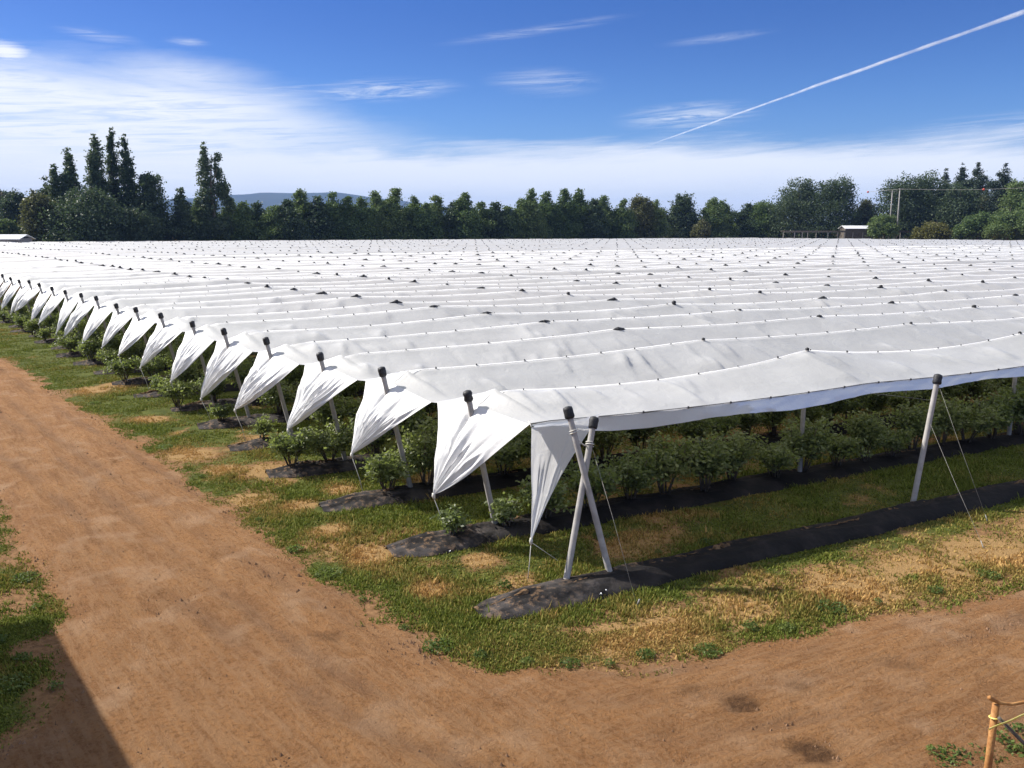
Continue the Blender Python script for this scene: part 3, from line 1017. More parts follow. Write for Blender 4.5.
def leaf_quads(c, q, lo, hi, asp, upbias=.5):
    n = len(c)
    L = q.uniform(lo, hi, n)[:, None]
    d = q.normal(0, 1, (n, 3)); d[:, 2] *= .6; d /= np.linalg.norm(d, axis=1)[:, None]
    nn = q.normal(0, 1, (n, 3)); nn[:, 2] += upbias; nn -= d * (nn * d).sum(1)[:, None]; nn /= np.linalg.norm(nn, axis=1)[:, None] + 1e-9
    s = np.cross(nn, d)
    P = np.stack([c - d * L, c + s * L * asp, c + d * L, c - s * L * asp], 1).reshape(-1, 3)
    return P


protos = []
for i, (h, w, ns, nl) in enumerate([(1.25, 1.15, 9, 2600), (1.1, 1.2, 8, 2300), (1.35, 1.05, 10, 2700), (.95, 1.0, 7, 1700), (1.2, 1.3, 9, 2600), (.7, .75, 6, 900)]):
    sm, P = bush_proto(900 + i, h, w, ns, nl)
    lm = mesh_np('foliage', P, np.arange(len(P)).reshape(-1, 4), False)
    sm.materials.append(M['bark']); lm.materials.append(M['leaf_bush'])
    protos.append((sm, lm))

GB = 'bushes planted in rows under the covers'


def place_bush(k, u, n, pi, s, label):
    p = foot(k, u) - n * NP
    root = empty('fruit_bush', (p[0], p[1], .12 if n < .3 else .02), random.uniform(0, 6.28), label, 'bush', GB)
    root.scale = (s, s, s * random.uniform(.9, 1.08))
    link(bpy.data.objects.new('stems', protos[pi][0]), root)
    link(bpy.data.objects.new('foliage', protos[pi][1]), root)


nb = 0
for k in range(1, 19):
    n = {1: 40, 2: 40, 3: 32, 4: 26, 5: 24, 6: 22}.get(k, 6)
    u = {1: -.9, 2: -.5, 3: -1.3, 4: -.8}.get(k, random.uniform(-1.3, -.6))
    for i in range(n):
        if i and random.random() < .05 and k > 1: u += .7
        small = (k == 1 and i < 3) or (i == 0)
        pi = random.choice([3, 5]) if small else random.choice([0, 1, 2, 4, 0, 2, 3])
        if k == 1: lab = 'leafy green bush in the front row beneath the first cover' if i else 'small bush at the tip of the front bush row'
        elif i == 0: lab = 'bush at the track end of the %s bush row' % ORD[k]
        elif k == 2: lab = 'green bush in the second bush row, seen over the front row'
        else: lab = 'shaded green bush standing in the %s bush row' % ORD[k]
        sc = random.uniform(.88, 1.15)
        if k == 3 and i in (0, 1): pi = [3, 1][i]; sc = 1.0
        place_bush(k, u, random.uniform(-.12, .12), pi, sc, lab)
        u += random.uniform(.85, 1.12)
        nb += 1

# ------------------------------------------------------------------ grass
BARE = [(*G(a_, b_)[:2], c_) for a_, b_, c_ in [(18, 598, .45), (62, 690, .5), (30, 650, .3), (78, 640, .4), (8, 560, .4), (45, 735, .5), (-20, 610, .6)]]


def scatter_grass():
    q = np.random.default_rng(55)
    N = 420000
    # candidates: dense near the yard, thinner up the track
    y = 8 + 44 * q.uniform(0, 1, N) ** 1.7
    x = q.uniform(-1.0, 1.0, N) * (y * .66 + 1.5)
    sd = sd_road(x, y)
    st, gr, r, a = cover_fields(x, y)
    tuft = sstep(.42, .62, fbm(x * 1.1, y * 1.1, 66))
    keep = (sd > -.05 - .75 * sstep(.5, .8, fbm(x * 1.8, y * 1.8, 67)) * q.uniform(0, 1, N) ** 1.5) & (a > -9) & ~((r > 6.5) & (a > .5)) & ~((a > 30))
    fr = np.abs(r - np.round(r)) * ROWP
    onmat = (fr < .40 + .12 * (vnoise(x * 2.5, y * 2.5, 70) - .6)) & (a > uA + .2) & (np.round(r) >= 0)
    keep &= ~onmat
    pr = np.clip(.2 + .9 * gr, 0, 1) * (.5 + .5 * tuft)
    pr = np.where(sd < 1.0, np.maximum(pr, .8 * sstep(.3, .6, fbm(x * 1.5, y * 1.5, 68)) * 1.2), pr)
    pr = pr * (.12 + .88 * sstep(-.2, .4, sd + (fbm(x * 1.4, y * 1.4, 78) - .5) * 1.2))
    pr = np.where((r > 1) & (a > 1), pr * .7, pr)
    for bx, by, br in BARE: pr = pr * (1 - np.exp(-((x - bx) ** 2 + (y - by) ** 2) / br ** 2 * .9))
    keep &= q.uniform(0, 1, N) < pr
    x = x[keep]; y = y[keep]; st = st[keep]; r = r[keep]; tuft = tuft[keep]; sd = sd[keep]
    n = len(x); nb = 5
    x = np.repeat(x, nb); y = np.repeat(y, nb); st = np.repeat(st, nb); tuft = np.repeat(tuft, nb); sd = np.repeat(sd, nb)
    m = len(x)
    x = x + q.normal(0, .035, m); y = y + q.normal(0, .035, m)
    hgt = q.uniform(.02, .06, m) * (.7 + .7 * tuft) * np.where(sd < .5, .65, 1)
    ang = q.uniform(0, 2 * math.pi, m); hgt = np.where(q.uniform(0, 1, m) < .03, hgt * 2.1, hgt); lean = q.uniform(.2, 1.0, m) * hgt
    wd = q.uniform(.006, .014, m) + .004 * (y / 25)
    dx, dy = np.cos(ang), np.sin(ang)
    z0 = np.zeros(m)
    P = np.stack([np.stack([x - dy * wd, y + dx * wd, z0], -1), np.stack([x + dy * wd, y - dx * wd, z0], -1),
                  np.stack([x + dy * wd * .7 + dx * lean * .5, y - dx * wd * .7 + dy * lean * .5, hgt * .65], -1),
                  np.stack([x + dx * lean, y + dy * lean, hgt], -1)], 1)
    dry = np.clip(st * 1.1 + q.normal(0, .2, m) + 1.4 * (fbm(x * .8 + 9, y * .8, 69) - .54), 0, 1)
    me = mesh_np('grass', P.reshape(-1, 3), np.arange(m * 4).reshape(-1, 4), False)
    attr(me, 'dry', np.repeat(dry, 4))
    print('grass blades', m)
    return me


go = obj('grass', scatter_grass(), M['grass'])
tag(go, 'short green and straw coloured grass between the track and the rows', 'grass', kind='stuff')

# low broadleaf weeds: small plants here and there
def weed_proto(seed, n, rad, h):
    q = np.random.default_rng(seed)
    a = q.uniform(0, 6.28, n); r = rad * np.sqrt(q.uniform(0, 1, n))
    c = np.stack([np.cos(a) * r, np.sin(a) * r, h * q.uniform(.1, 1, n) * (1 - .5 * r / rad)], -1)
    P = leaf_quads(c, q, .016, .034, .55, 1.2)
    return mesh_np('weed', P, np.arange(len(P)).reshape(-1, 4), False)


M['leaf_weed'] = leaf_mat('weed leaves', (.065, .095, .025), (.150, .195, .055), .35)
wps = [weed_proto(1, 160, .16, .12), weed_proto(2, 260, .24, .10), weed_proto(3, 120, .12, .18)]
for w_ in wps: w_.materials.append(M['leaf_weed'])
GW = 'low weeds on the verge'
wpts = []
for px, py in [(300, 548), (330, 575), (365, 600), (400, 628), (440, 648), (480, 660), (520, 660), (565, 662), (610, 664), (650, 655), (705, 650), (745, 628), (790, 628), (830, 610), (880, 602), (930, 590), (985, 578), (510, 588), (560, 560), (610, 540), (655, 556), (700, 545), (20, 580), (40, 610), (30, 660), (12, 690), (50, 690), (5, 640), (170, 450), (210, 480), (255, 520), (95, 405)]:
    wpts.append((G(px + random.uniform(-8, 8), py + random.uniform(-3, 3)), 'low leafy weed on the grass verge beside the dirt track'))
for px, py in [(935, 758), (955, 760), (975, 752), (1000, 745), (1015, 735), (990, 762), (1020, 758), (945, 766)]:
    wpts.append((G(px, py), 'green weed growing at the foot of the rusty pipe fence'))
for i, (p, lab) in enumerate(wpts):
    o = link(bpy.data.objects.new('weed', wps[i % 3])); o.location = (p[0], p[1], .01); o.rotation_euler = (0, 0, random.uniform(0, 6))
    sc = random.uniform(.7, 1.2) if 'fence' in lab else random.uniform(.5, 1.0); o.scale = (sc, sc, sc)
    tag(o, lab, 'weed', GW)

# ------------------------------------------------------------------ fence at lower right
pt = G(996, 704, 1.08); pb = np.array([pt[0] - .035, pt[1] - .03, 0])
root = empty('pipe_fence', (pb[0], pb[1], 0), 0, 'rusty pipe fence post with bent top rail and dark brace', 'fence')
loc = pb
m = MB(); m.tube([(0, 0, -.05), (pt - loc) * .5, pt - loc], [.036, .034, .033], 10); m.build('post', M['rust'], root, True)
r0 = G(990, 698, 1.14) - loc; r1 = G(1000, 703, 1.10) - loc; r2 = G(1024, 702, 1.10) - loc
d = r2 - r1
m = MB(); m.tube([r0 + [-.01, 0, .01], r0, r1, r1 + d * .5 + [0, 0, -.02], r2, r2 + d * 2, r2 + d * 5], [.022, .022, .018, .016, .016, .016, .016], 8); m.build('rail', M['rust'], root, True)
b0 = G(999, 718, .98) - loc
m = MB(); m.tube([b0, b0 + [.42, .05, -.42], b0 + [.95, .1, -.98]], .018, 8); m.build('brace', M['darkwood'], root, True)
p2 = r2 + d * 5
m = MB(); m.tube([(p2[0], p2[1], -.05), p2], .034, 10); m.build('post', M['rust'], root, True)
t0 = G(987, 726, .95); t1 = G(1024, 711, 1.02)
m = MB()
dirv = (t1 - t0)
for i in range(9):
    pass
pts = [t0 + dirv * s + np.array([0, 0, .003 * math.sin(9 * s)]) for s in np.linspace(-.02, 3.5, 40)]
v = []; fcs = []
for i, p in enumerate(pts):
    tw = .5 + .4 * math.sin(i * .5)
    off = np.array([0, -.004 * tw, .012])
    nrm = np.array([.0, .003, .001])
    v += [p - off - [0, .05, 0], p + off - [0, .05, 0], p + off + nrm - [0, .05, 0], p - off + nrm - [0, .05, 0]]
    if i:
        b = (i - 1) * 4; c = i * 4
        fcs += [(b + a, b + (a + 1) % 4, c + (a + 1) % 4, c + a) for a in range(4)]
m.add(v, fcs)
for a in np.linspace(0, 9, 1):
    ring = [np.array([pt[0], pt[1], 0]) * 1 for _ in range(1)]
pc = pb + (pt - pb) * .86
m.tube([pc + .042 * np.array([math.cos(a), math.sin(a), 0]) + [0, 0, .004 * a] for a in np.linspace(0, 7, 26)], .008, 5)
tag(m.build('tape', M['tape'], None, True), 'strip of yellow tape tied around the rusty fence post', 'tape')

# ------------------------------------------------------------------ trees
def crown_mesh(seed, blobs, n, lo, hi, asp=.7, hollow=.45, droop=0.0):
    """leaf clumps scattered through a set of lumpy lobes; unit: metres"""
    q = np.random.default_rng(seed)
    bl = np.array(blobs, float)
    wts = bl[:, 3] * bl[:, 4]; wts = wts / wts.sum()
    # sprays: groups of leaves give light and dark clumps with gaps
    ns = max(60, n // 26)
    bi = q.choice(len(bl), ns, p=wts)
    d = q.normal(0, 1, (ns, 3)); d /= np.linalg.norm(d, axis=1)[:, None]
    rr = (hollow + (1 - hollow) * q.uniform(0, 1, ns) ** .6)[:, None] * q.uniform(.85, 1.10, (ns, 1))
    sc = bl[bi, :3] + d * rr * bl[bi][:, [3, 3, 4]]
    si = q.integers(0, ns, n)
    srad = (bl[bi, 3] * .20 + .22)[si][:, None]
    c = sc[si] + q.normal(0, 1, (n, 3)) * srad * [1, 1, .7]
    c[:, 2] = np.maximum(c[:, 2], .2)
    P = leaf_quads(c, q, lo, hi, asp, .6)
    return mesh_np('crown', P, np.arange(len(P)).reshape(-1, 4), False)


def trunk_mesh(h, r, limbs, seed):
    q = np.random.default_rng(seed)
    m = MB()
    m.tube([(0, 0, -.3), (0, 0, h * .25), (q.normal() * .02 * h, q.normal() * .02 * h, h * .6), (0, 0, h * .92)], [r, r * .8, r * .5, r * .1], 8)
    for i in range(limbs):
        z = h * q.uniform(.2, .7); a = q.uniform(0, 6.28); L = h * q.uniform(.12, .25)
        m.tube([(0, 0, z), (math.cos(a) * L * .5, math.sin(a) * L * .5, z + L * .35), (math.cos(a) * L, math.sin(a) * L, z + L * .8)], [r * .35, r * .22, r * .05], 6)
    return m.mesh('trunk', True)


def blobs_for(kind, h, w, q):
    """h overall height, w overall width"""
    B = []
    R = w / 2
    if kind == 'poplar':
        n = 12
        for i in range(n):
            t = .10 + .86 * i / (n - 1)
            rad = R * math.sin(math.pi * min(1, .27 + .72 * t)) ** .8 + .12
            B.append((q.normal() * R * .12 + .10 * R * (t ** 2) * 2 * q.uniform(.5, 1), q.normal() * R * .12, t * h * .96, rad * .8, h * .075))
            B.append((q.normal() * R * .4, q.normal() * R * .35, t * h * .9, rad * .45, h * .07))
    elif kind == 'round':
        for i in range(26):
            a = q.uniform(0, 6.28); el = q.uniform(-.15, 1.0)
            rr = R * .72 * math.sqrt(max(0, 1 - max(0, el) ** 2 * .8)) * q.uniform(.55, 1)
            B.append((math.cos(a) * rr, math.sin(a) * rr, h * (.46 + .45 * el), R * q.uniform(.22, .36), h * q.uniform(.09, .15)))
        B.append((0, 0, h * .5, R * .8, h * .38)); B.append((0, 0, h * .42, R * .9, h * .36)); B.append((R * .3, 0, h * .5, R * .6, h * .36)); B.append((-R * .3, 0, h * .5, R * .6, h * .36))
        for i in range(10):
            a = i * .63; B.append((math.cos(a) * R * .7, math.sin(a) * R * .7, h * .2, R * .34, h * .17))
    elif kind == 'hedge':       # upright tree with a ragged pointed head
        for i in range(9):
            t = i / 8
            rad = R * (1.0 - .62 * t ** 1.6)
            for j in range(3 if t < .8 else 1):
                a = q.uniform(0, 6.28); rr = rad * .5 * (t < .85)
                B.append((math.cos(a) * rr, math.sin(a) * rr, h * (.10 + .82 * t), max(.35, rad * .62), h * .085))
        for i in range(5):
            a = q.uniform(0, 6.28); t = q.uniform(.45, .85)
            B.append((math.cos(a) * R * .75 * (1.2 - t), math.sin(a) * R * .75 * (1.2 - t), h * t, R * .24, h * .09))
        B.append((q.normal() * .2, q.normal() * .2, h * .96, R * .16, h * .05))
    elif kind == 'conifer':
        n = 16
        for i in range(n):
            t = i / (n - 1); rad = R * 1.25 * (1 - t) ** .75 * (.8 + .3 * (i % 2)) + .2
            for j in range(5 if t < .8 else 2):
                a = q.uniform(0, 6.28) ; ln = rad * q.uniform(.55, 1.05)
                B.append((math.cos(a) * ln * .6, math.sin(a) * ln * .6, h * (.1 + .88 * t) - .04 * h * 0, max(.3, ln * .5), h * .028))
            B.append((0, 0, h * (.1 + .88 * t), max(.25, rad * .55), h * .05))
    elif kind == 'lopsided':    # tall leaning crown with a lower side limb to the right
        for i in range(11):
            t = i / 10
            rad = R * .33 * math.sin(math.pi * min(1, .3 + .68 * t)) ** .7 + .3
            B.append((-R * .32 + q.normal() * .3, q.normal() * .3, h * (.12 + .84 * t), rad, h * .08))
        for (a, b, r) in [(.32, .58, .22), (.52, .50, .2), (.42, .66, .17), (.7, .44, .18), (.6, .6, .13), (.25, .74, .14), (.3, .9, .12), (.12, .84, .14)]:
            B.append((R * a, q.normal() * .5, h * b, R * r, h * r * .42))
        for i in range(8): B.append((q.uniform(-.8, .8) * R, q.normal() * .5, h * .2, R * .35, h * .12))
    elif kind == 'bush':
        for i in range(18):
            a = q.uniform(0, 6.28); rr = R * .72 * math.sqrt(q.uniform(0, 1))
            t = 1 - (rr / R) ** 2
            B.append((math.cos(a) * rr, math.sin(a) * rr, h * (.2 + .58 * t * q.uniform(.5, 1)), R * q.uniform(.22, .34), h * q.uniform(.13, .2)))
    return B


def Ytree(px):
    return float(np.interp(px, [-60, 0, 250, 512, 750, 900, 1060], [208, 216, 242, 280, 322, 290, 266]))


cache = {}


def tree(name, px, top, wpx, kind, mat, label, group=None, dY=0.0, var=None, n=None):
    Yd = Ytree(px) + dY
    p = at(px, 232, Yd)
    h = at(px, top, Yd)[2]
    w = wpx / F * Yd
    var = var if var is not None else random.randrange(10 ** 6)
    q = np.random.default_rng(var)
    nn = n or int(np.clip(h * w * 95, 4500, 26000))
    root = empty(name, (p[0], p[1], 0), 0, label, 'tree' if name != 'shrub' else 'shrub', group)
    cm = crown_mesh(var, blobs_for(kind, h, w, q), nn, .19, .38) if kind != 'conifer' else crown_mesh(var, blobs_for(kind, h, w, q), nn, .2, .42, .5)
    obj('crown', cm, M[mat], root)
    obj('trunk', trunk_mesh(h, .018 * h + .08, 0 if kind in ('conifer', 'poplar') else 5, var), M['bark'], root)
    return root


GT = 'trees in the even row behind the covers'
# far left
tree('broadleaf_tree', -8, 186, 34, 'round', 'leaf_dark', 'dark tree at the left edge of the photo, on the rise', None, 70)
tree('broadleaf_tree', 17, 190, 30, 'round', 'leaf_dark', 'dark rounded tree on the rise above the left shed roof', None, 60)
tree('broadleaf_tree', 8, 214, 30, 'bush', 'leaf_mid', 'mid green tree just above the left shed roof', None, 22)
tree('willow_tree', 41, 190, 34, 'round', 'leaf_olive', 'pale olive tree beside the left shed, left of the poplars', None, -4)
tree('broadleaf_tree', 86, 188, 78, 'round', 'leaf_dark', 'broad dark tree in front of the tall poplars', None, -8)
tree('broadleaf_tree', 52, 181, 26, 'round', 'leaf_dark', 'dark tree showing between the olive tree and the leftmost poplar', None, 10)
tree('poplar_tree', 60, 163, 20, 'poplar', 'leaf_poplar', 'shortest poplar, at the left side of the poplar clump', None, 4)
tree('poplar_tree', 73, 146, 20, 'poplar', 'leaf_poplar', 'poplar with a narrow swept tip, second from the left', None, 4)
tree('poplar_tree', 100, 131, 24, 'poplar', 'leaf_poplar', 'stout poplar in the middle of the clump, blunt top', None, 5)
tree('poplar_tree', 118, 127, 15, 'poplar', 'leaf_poplar', 'slim poplar, the tallest of the clump', None, 8)
tree('poplar_tree', 131, 130, 17, 'poplar', 'leaf_poplar', 'rightmost of the tall slim poplars', None, 5)
tree('broadleaf_tree', 152, 173, 38, 'round', 'leaf_dark', 'round dark tree right of the poplars', None, 3)
tree('broadleaf_tree', 140, 205, 40, 'round', 'leaf_dark', 'low dark tree at the foot of the rightmost poplar', None, -6)
tree('broadleaf_tree', 183, 188, 26, 'hedge', 'leaf_dark', 'dark tree with a forked tip between poplars and lopsided tree', None, 0)
tree('broadleaf_tree', 199, 196, 26, 'hedge', 'leaf_mid', 'lighter green tree at the left foot of the lopsided tree', None, 4)
tree('lopsided_tree', 216, 146, 42, 'lopsided', 'leaf_poplar', 'tall lopsided tree with a side limb, alone above the tree line', None, 2, 5)
hz = [(232, 203), (245, 203), (259, 203), (274, 206), (289, 201), (303, 190), (319, 196), (335, 193), (349, 197), (362, 199), (376, 192), (397, 189), (414, 196), (425, 203), (437, 196), (452, 203), (463, 194), (480, 203), (494, 203), (507, 207),
      (520, 199), (533, 189), (547, 193), (563, 190), (578, 190), (592, 199), (604, 196), (620, 200), (655, 201), (711, 198), (722, 201), (745, 204)]
for i, (px, ty) in enumerate(hz):
    lab = 'upright dark tree in the even row, left half, below the blue hill' if px < 440 else ('upright dark tree in the even row, middle of the tree line' if px < 630 else 'upright dark tree in the row near the rounded dark one')
    if (px, ty) == (397, 189): lab = 'tallest pointed tree in the left half of the even tree row'
    if (px, ty) == (303, 190): lab = 'tall tree rising in front of the saddle of the blue hill'
    if (px, ty) == (533, 189): lab = 'tall tree with a peaked top in the middle of the row'
    tree('row_tree', px + random.uniform(-2, 2), ty, random.uniform(29, 40), 'hedge', random.choice(['leaf_mid', 'leaf_dark', 'leaf_mid']), lab, GT, random.uniform(-3, 5))
# low understory that closes the row
for i, px in enumerate(range(160, 790, 21)):
    tree('broadleaf_tree', px + random.uniform(-4, 4), random.uniform(201, 209), 42, 'bush', random.choice(['leaf_dark', 'leaf_dark', 'leaf_mid']), 'low dark tree filling the foot of the tree row', 'low trees at the foot of the row', random.uniform(6, 12), n=5000)
tree('broadleaf_tree', 640, 195, 34, 'round', 'leaf_olive', 'rounded olive tree in the tree line, right of centre', None, 2)
tree('broadleaf_tree', 683, 193, 30, 'round', 'leaf_dark', 'dark rounded tree standing above a white object in the tree line', None, 4)
tree('broadleaf_tree', 702, 214, 20, 'bush', 'leaf_olive', 'small brownish olive tree near the white object', None, -8)
tree('broadleaf_tree', 765, 201, 42, 'round', 'leaf_mid', 'green tree at the left side of the large dome tree', None, 4)
tree('broadleaf_tree', 797, 179, 56, 'round', 'leaf_dark', 'large dark dome tree above the pergola, left lobe', None, 3)
tree('broadleaf_tree', 830, 178, 58, 'round', 'leaf_dark', 'large dark dome tree above the pergola, right lobe', None, 3)
tree('broadleaf_tree', 864, 199, 30, 'round', 'leaf_olive', 'dull olive tree behind the white roof', None, 14)
tree('shrub', 885, 210, 34, 'bush', 'leaf_mid', 'bright green shrub at the foot of the white utility poles', None, -16)
tree('shrub', 936, 218, 40, 'bush', 'leaf_yellow', 'yellowing shrub in front of the dark trees on the right', None, -18)
tree('shrub', 918, 226, 16, 'bush', 'leaf_yellow', 'small yellowing shrub left of the larger yellow one', None, -18)
tree('broadleaf_tree', 900, 175, 56, 'round', 'leaf_dark', 'dark tree directly behind the two white poles', None, 10)
tree('broadleaf_tree', 930, 172, 58, 'round', 'leaf_dark', 'tall dark tree right of the white poles', None, 12)
tree('broadleaf_tree', 957, 184, 44, 'round', 'leaf_dark', 'dark tree below the pair of close conifers', None, 6)
tree('broadleaf_tree', 981, 193, 22, 'round', 'leaf_olive', 'yellowish green tree between the conifers on the right', None, 16)
tree('conifer_tree', 941, 171, 30, 'conifer', 'leaf_conifer', 'small far conifer left of the close pair', None, 40)
tree('conifer_tree', 957, 164, 40, 'conifer', 'leaf_conifer', 'pointed conifer, left one of the close pair', None, 25)
tree('conifer_tree', 972, 161, 54, 'conifer', 'leaf_conifer', 'ragged conifer, right one of the close pair', None, 22)
tree('conifer_tree', 999, 163, 54, 'conifer', 'leaf_conifer', 'lone conifer near the right edge of the photo', None, 15)
tree('broadleaf_tree', 1016, 178, 36, 'round', 'leaf_mid', 'green tree at the right edge beside the lone conifer', None, 8)
tree('broadleaf_tree', 978, 208, 44, 'bush', 'leaf_mid', 'grey green spreading tree right of the yellow shrub', None, -12)
tree('broadleaf_tree', 1008, 203, 56, 'bush', 'leaf_mid', 'grey green spreading tree in the lower right of the tree line', None, -14)
tree('broadleaf_tree', 1045, 190, 60, 'round', 'leaf_mid', 'green tree beyond the right edge of the photo', None, -5)
tree('broadleaf_tree', -45, 195, 60, 'round', 'leaf_dark', 'dark tree beyond the left edge of the photo', None, 5)

# ------------------------------------------------------------------ far small things
def building(name, px0, px1, ytop, ybot, dY, label, cat, roofmat, wallmat, depth=6.0, roof_t=.7):
    Yd = Ytree((px0 + px1) / 2) + dY
    a = at(px0, ytop, Yd); b = at(px1, ytop, Yd)
    cx = (a[0] + b[0]) / 2; w = b[0] - a[0]; zt = a[2]
    root = empty(name, (cx, Yd, 0), 0, label, cat)
    m = MB(); m.box((0, depth / 2, (zt - .9) / 2), w * .92, depth * .9, zt - .9); m.build('wall', M[wallmat], root)
    m = MB()
    hw = w / 2
    v = [(-hw, -.4, zt - 1.0), (hw, -.4, zt - 1.0), (hw, depth / 2, zt), (-hw, depth / 2, zt), (-hw, depth + .4, zt - 1.0), (hw, depth + .4, zt - 1.0)]
    v2 = [(x, y, z - .14) for x, y, z in v]
    m.add(v + v2, [(0, 1, 2, 3), (3, 2, 5, 4), (6, 9, 8, 7), (9, 10, 11, 8), (0, 6, 7, 1), (4, 5, 11, 10), (0, 3, 9, 6), (3, 4, 10, 9), (1, 7, 8, 2), (2, 8, 11, 5)])
    m.build('roof', M[roofmat], root)
    m = MB(); m.box((w * .15, depth * .05 - .03, 1.0), .9, .06, 2.0); m.build('door', M['darkwood'], root)
    return root


building('farm_shed', -30, 20, 234.5, 243, -18, 'grey shed with a pale roof at the left edge of the field', 'shed', 'paleroof', 'wallgrey')
building('farm_shed', 845, 872, 225.5, 236, -6, 'small building with a bright white roof behind the pergola', 'building', 'paleroof', 'darkwood')
# pergola of dark beams on pale posts
Yd = Ytree(840) - 22
a = at(784, 231.5, Yd); b = at(910, 231.5, Yd)
root = empty('pergola', (a[0], Yd, 0), 0, 'long dark timber pergola on thin posts beyond the covers', 'pergola')
L = b[0] - a[0]
m = MB(); m.box((L / 2, 0, a[2]), L, .35, .6); m.box((L / 2, 3.2, a[2]), L, .3, .4); m.box((L / 2, 1.6, a[2] + .26), L, 3.8, .06); m.build('roof_frame', M['darkwood'], root)
for i in range(15):
    x = L * (i + .3 + random.uniform(-.12, .12)) / 15
    m = MB(); m.box((x, random.choice([0, 0, 3.2]), (a[2] - .23) / 2), .2, .2, a[2] - .23); m.build('leg', M['polewood'], root)
# white parked thing in the tree line: a small caravan
p = at(662, 236, Ytree(662) - 9)
root = empty('white_caravan', (p[0], p[1], 0), .1, 'small white caravan among the trees right of centre', 'caravan')
m = MB()
pr = [(-2.6, .6), (-2.7, 1.3), (-2.3, 2.5), (-1.6, 2.8), (1.6, 2.85), (2.4, 2.6), (2.7, 1.7), (2.5, .6)]
v = [(x, -1.1, z) for x, z in pr] + [(x, 1.1, z) for x, z in pr]; n = len(pr)
m.add(v, [tuple(range(n)), tuple(range(2 * n - 1, n - 1, -1))] + [((i + 1) % n, i, n + i, n + (i + 1) % n) for i in range(n)])
m.build('body', M['paleroof'], root)
for x in (-1.2, .9):
    m = MB(); m.box((x, -1.115, 1.9), 1.0, .03, .6); m.build('window', M['clip'], root)
for x in (-.3, .5):
    m = MB(); m.tube([(x, -1.12, .35), (x, -.9, .35)], .35, 14); m.build('wheel', M['rubber'], root)

# utility poles and their wire
pw = []
for (px, ty, by, lab, dY) in [(892.5, 190.5, 216, 'shorter pale utility pole, left of the pair by the green shrub', -8), (900, 188.5, 218, 'taller pale utility pole, right of the pair, carrying the wire', -14)]:
    Yd = Ytree(px) + dY
    t = at(px, ty, Yd); bse = at(px - 2, by, Yd)
    root = empty('utility_pole', (bse[0], Yd, 0), 0, lab, 'utility pole', 'pair of utility poles')
    m = MB(); m.tube([(0, 0, 0), (t[0] - bse[0], 0, t[2])], [.24, .17], 8); m.build('shaft', M['polewood'], root, True)
    m = MB(); m.box((t[0] - bse[0] + .2, 0, t[2] - .25), 2.2, .12, .12); m.build('crossarm', M['polewood'], root)
    for sx in (-.8, 1.2):
        m = MB(); m.tube([(t[0] - bse[0] + sx * .8, 0, t[2] - .2), (t[0] - bse[0] + sx * .8, 0, t[2] + .08)], [.06, .09], 6); m.build('insulator', M['clip'], root)
    pw.append((t, Yd))
w0 = pw[1][0] + [0, 0, -.15]
wl = at(868, 192, Ytree(868) + 5); wr = at(1040, 187, Ytree(1000) - 22); wr2 = at(1150, 182, Ytree(1000) - 22)
m = MB()
pts = [wl + (w0 - wl) * t for t in np.linspace(0, 1, 6)] + [w0 + (wr - w0) * t + [0, 0, -.5 * math.sin(math.pi * t)] for t in np.linspace(.05, 1, 16)] + [wr2]
m.tube(pts, .045, 5)
tag(m.build('power_line', M['wire'], None, True), 'thin pale power line strung from the tall utility pole to the right', 'power line')
for px, py, lab in [(871, 192.3, 'small dark red marker ball left of the utility poles'), (980, 189.5, 'small dark red marker ball near the right conifers')]:
    p = wl if px < 900 else min(pts, key=lambda q_: abs(512 + F * q_[0] / (q_[1] * cP - (q_[2] - H) * sP) - px))
    m = MB(); rr = .36
    m.tube([p + [0, 0, -rr], p + [0, 0, -rr * .7], p, p + [0, 0, rr * .7], p + [0, 0, rr]], [.05, rr * .72, rr, rr * .72, .05], 12)
    tag(m.build('marker_ball', M['orange'], None, True), lab, 'marker ball', 'marker balls on the line')

# shed that shades the lower left corner (stands just out of frame)
hb = 5.0; EL = math.radians(39.5); AZ = math.radians(-70)
sh = np.array([-math.sin(AZ), -math.cos(AZ)]) / math.tan(EL)
cor = G(50, 622)[:2] - sh * hb
root = empty('packing_shed', (cor[0], cor[1], 0), 0, 'tall timber shed out of frame whose shadow darkens the lower left', 'shed')
e1 = np.array([-WN[0], -WN[1], 0]); e2 = np.array([-U[0], -U[1], 0])
Ls, Ds = 8.0, 6.0
m = MB()
c0 = np.zeros(3)
v = [c0 + e1 * .25 + e2 * .25, c0 + e1 * (Ls - .25) + e2 * .25, c0 + e1 * (Ls - .25) + e2 * Ds, c0 + e1 * .25 + e2 * Ds]
v = v + [p + [0, 0, hb - .15] for p in v]
m.add(v, [(0, 1, 5, 4), (1, 2, 6, 5), (2, 3, 7, 6), (3, 0, 4, 7)]); m.build('wall', M['wallgrey'], root)
m = MB()
v = [c0, c0 + e1 * Ls, c0 + e1 * Ls + e2 * (Ds + .3), c0 + e2 * (Ds + .3)]
m.add([p + [0, 0, hb - .14] for p in v] + [p + [0, 0, hb] for p in v], [(0, 3, 2, 1), (4, 5, 6, 7), (0, 1, 5, 4), (1, 2, 6, 5), (2, 3, 7, 6), (3, 0, 4, 7)]); m.build('roof', M['paleroof'], root)
m = MB(); m.box(e1 * 4 + e2 * .22 + np.array([0, 0, 1.1]), 1.2, .06, 2.2, e1, e2); m.build('door', M['darkwood'], root)

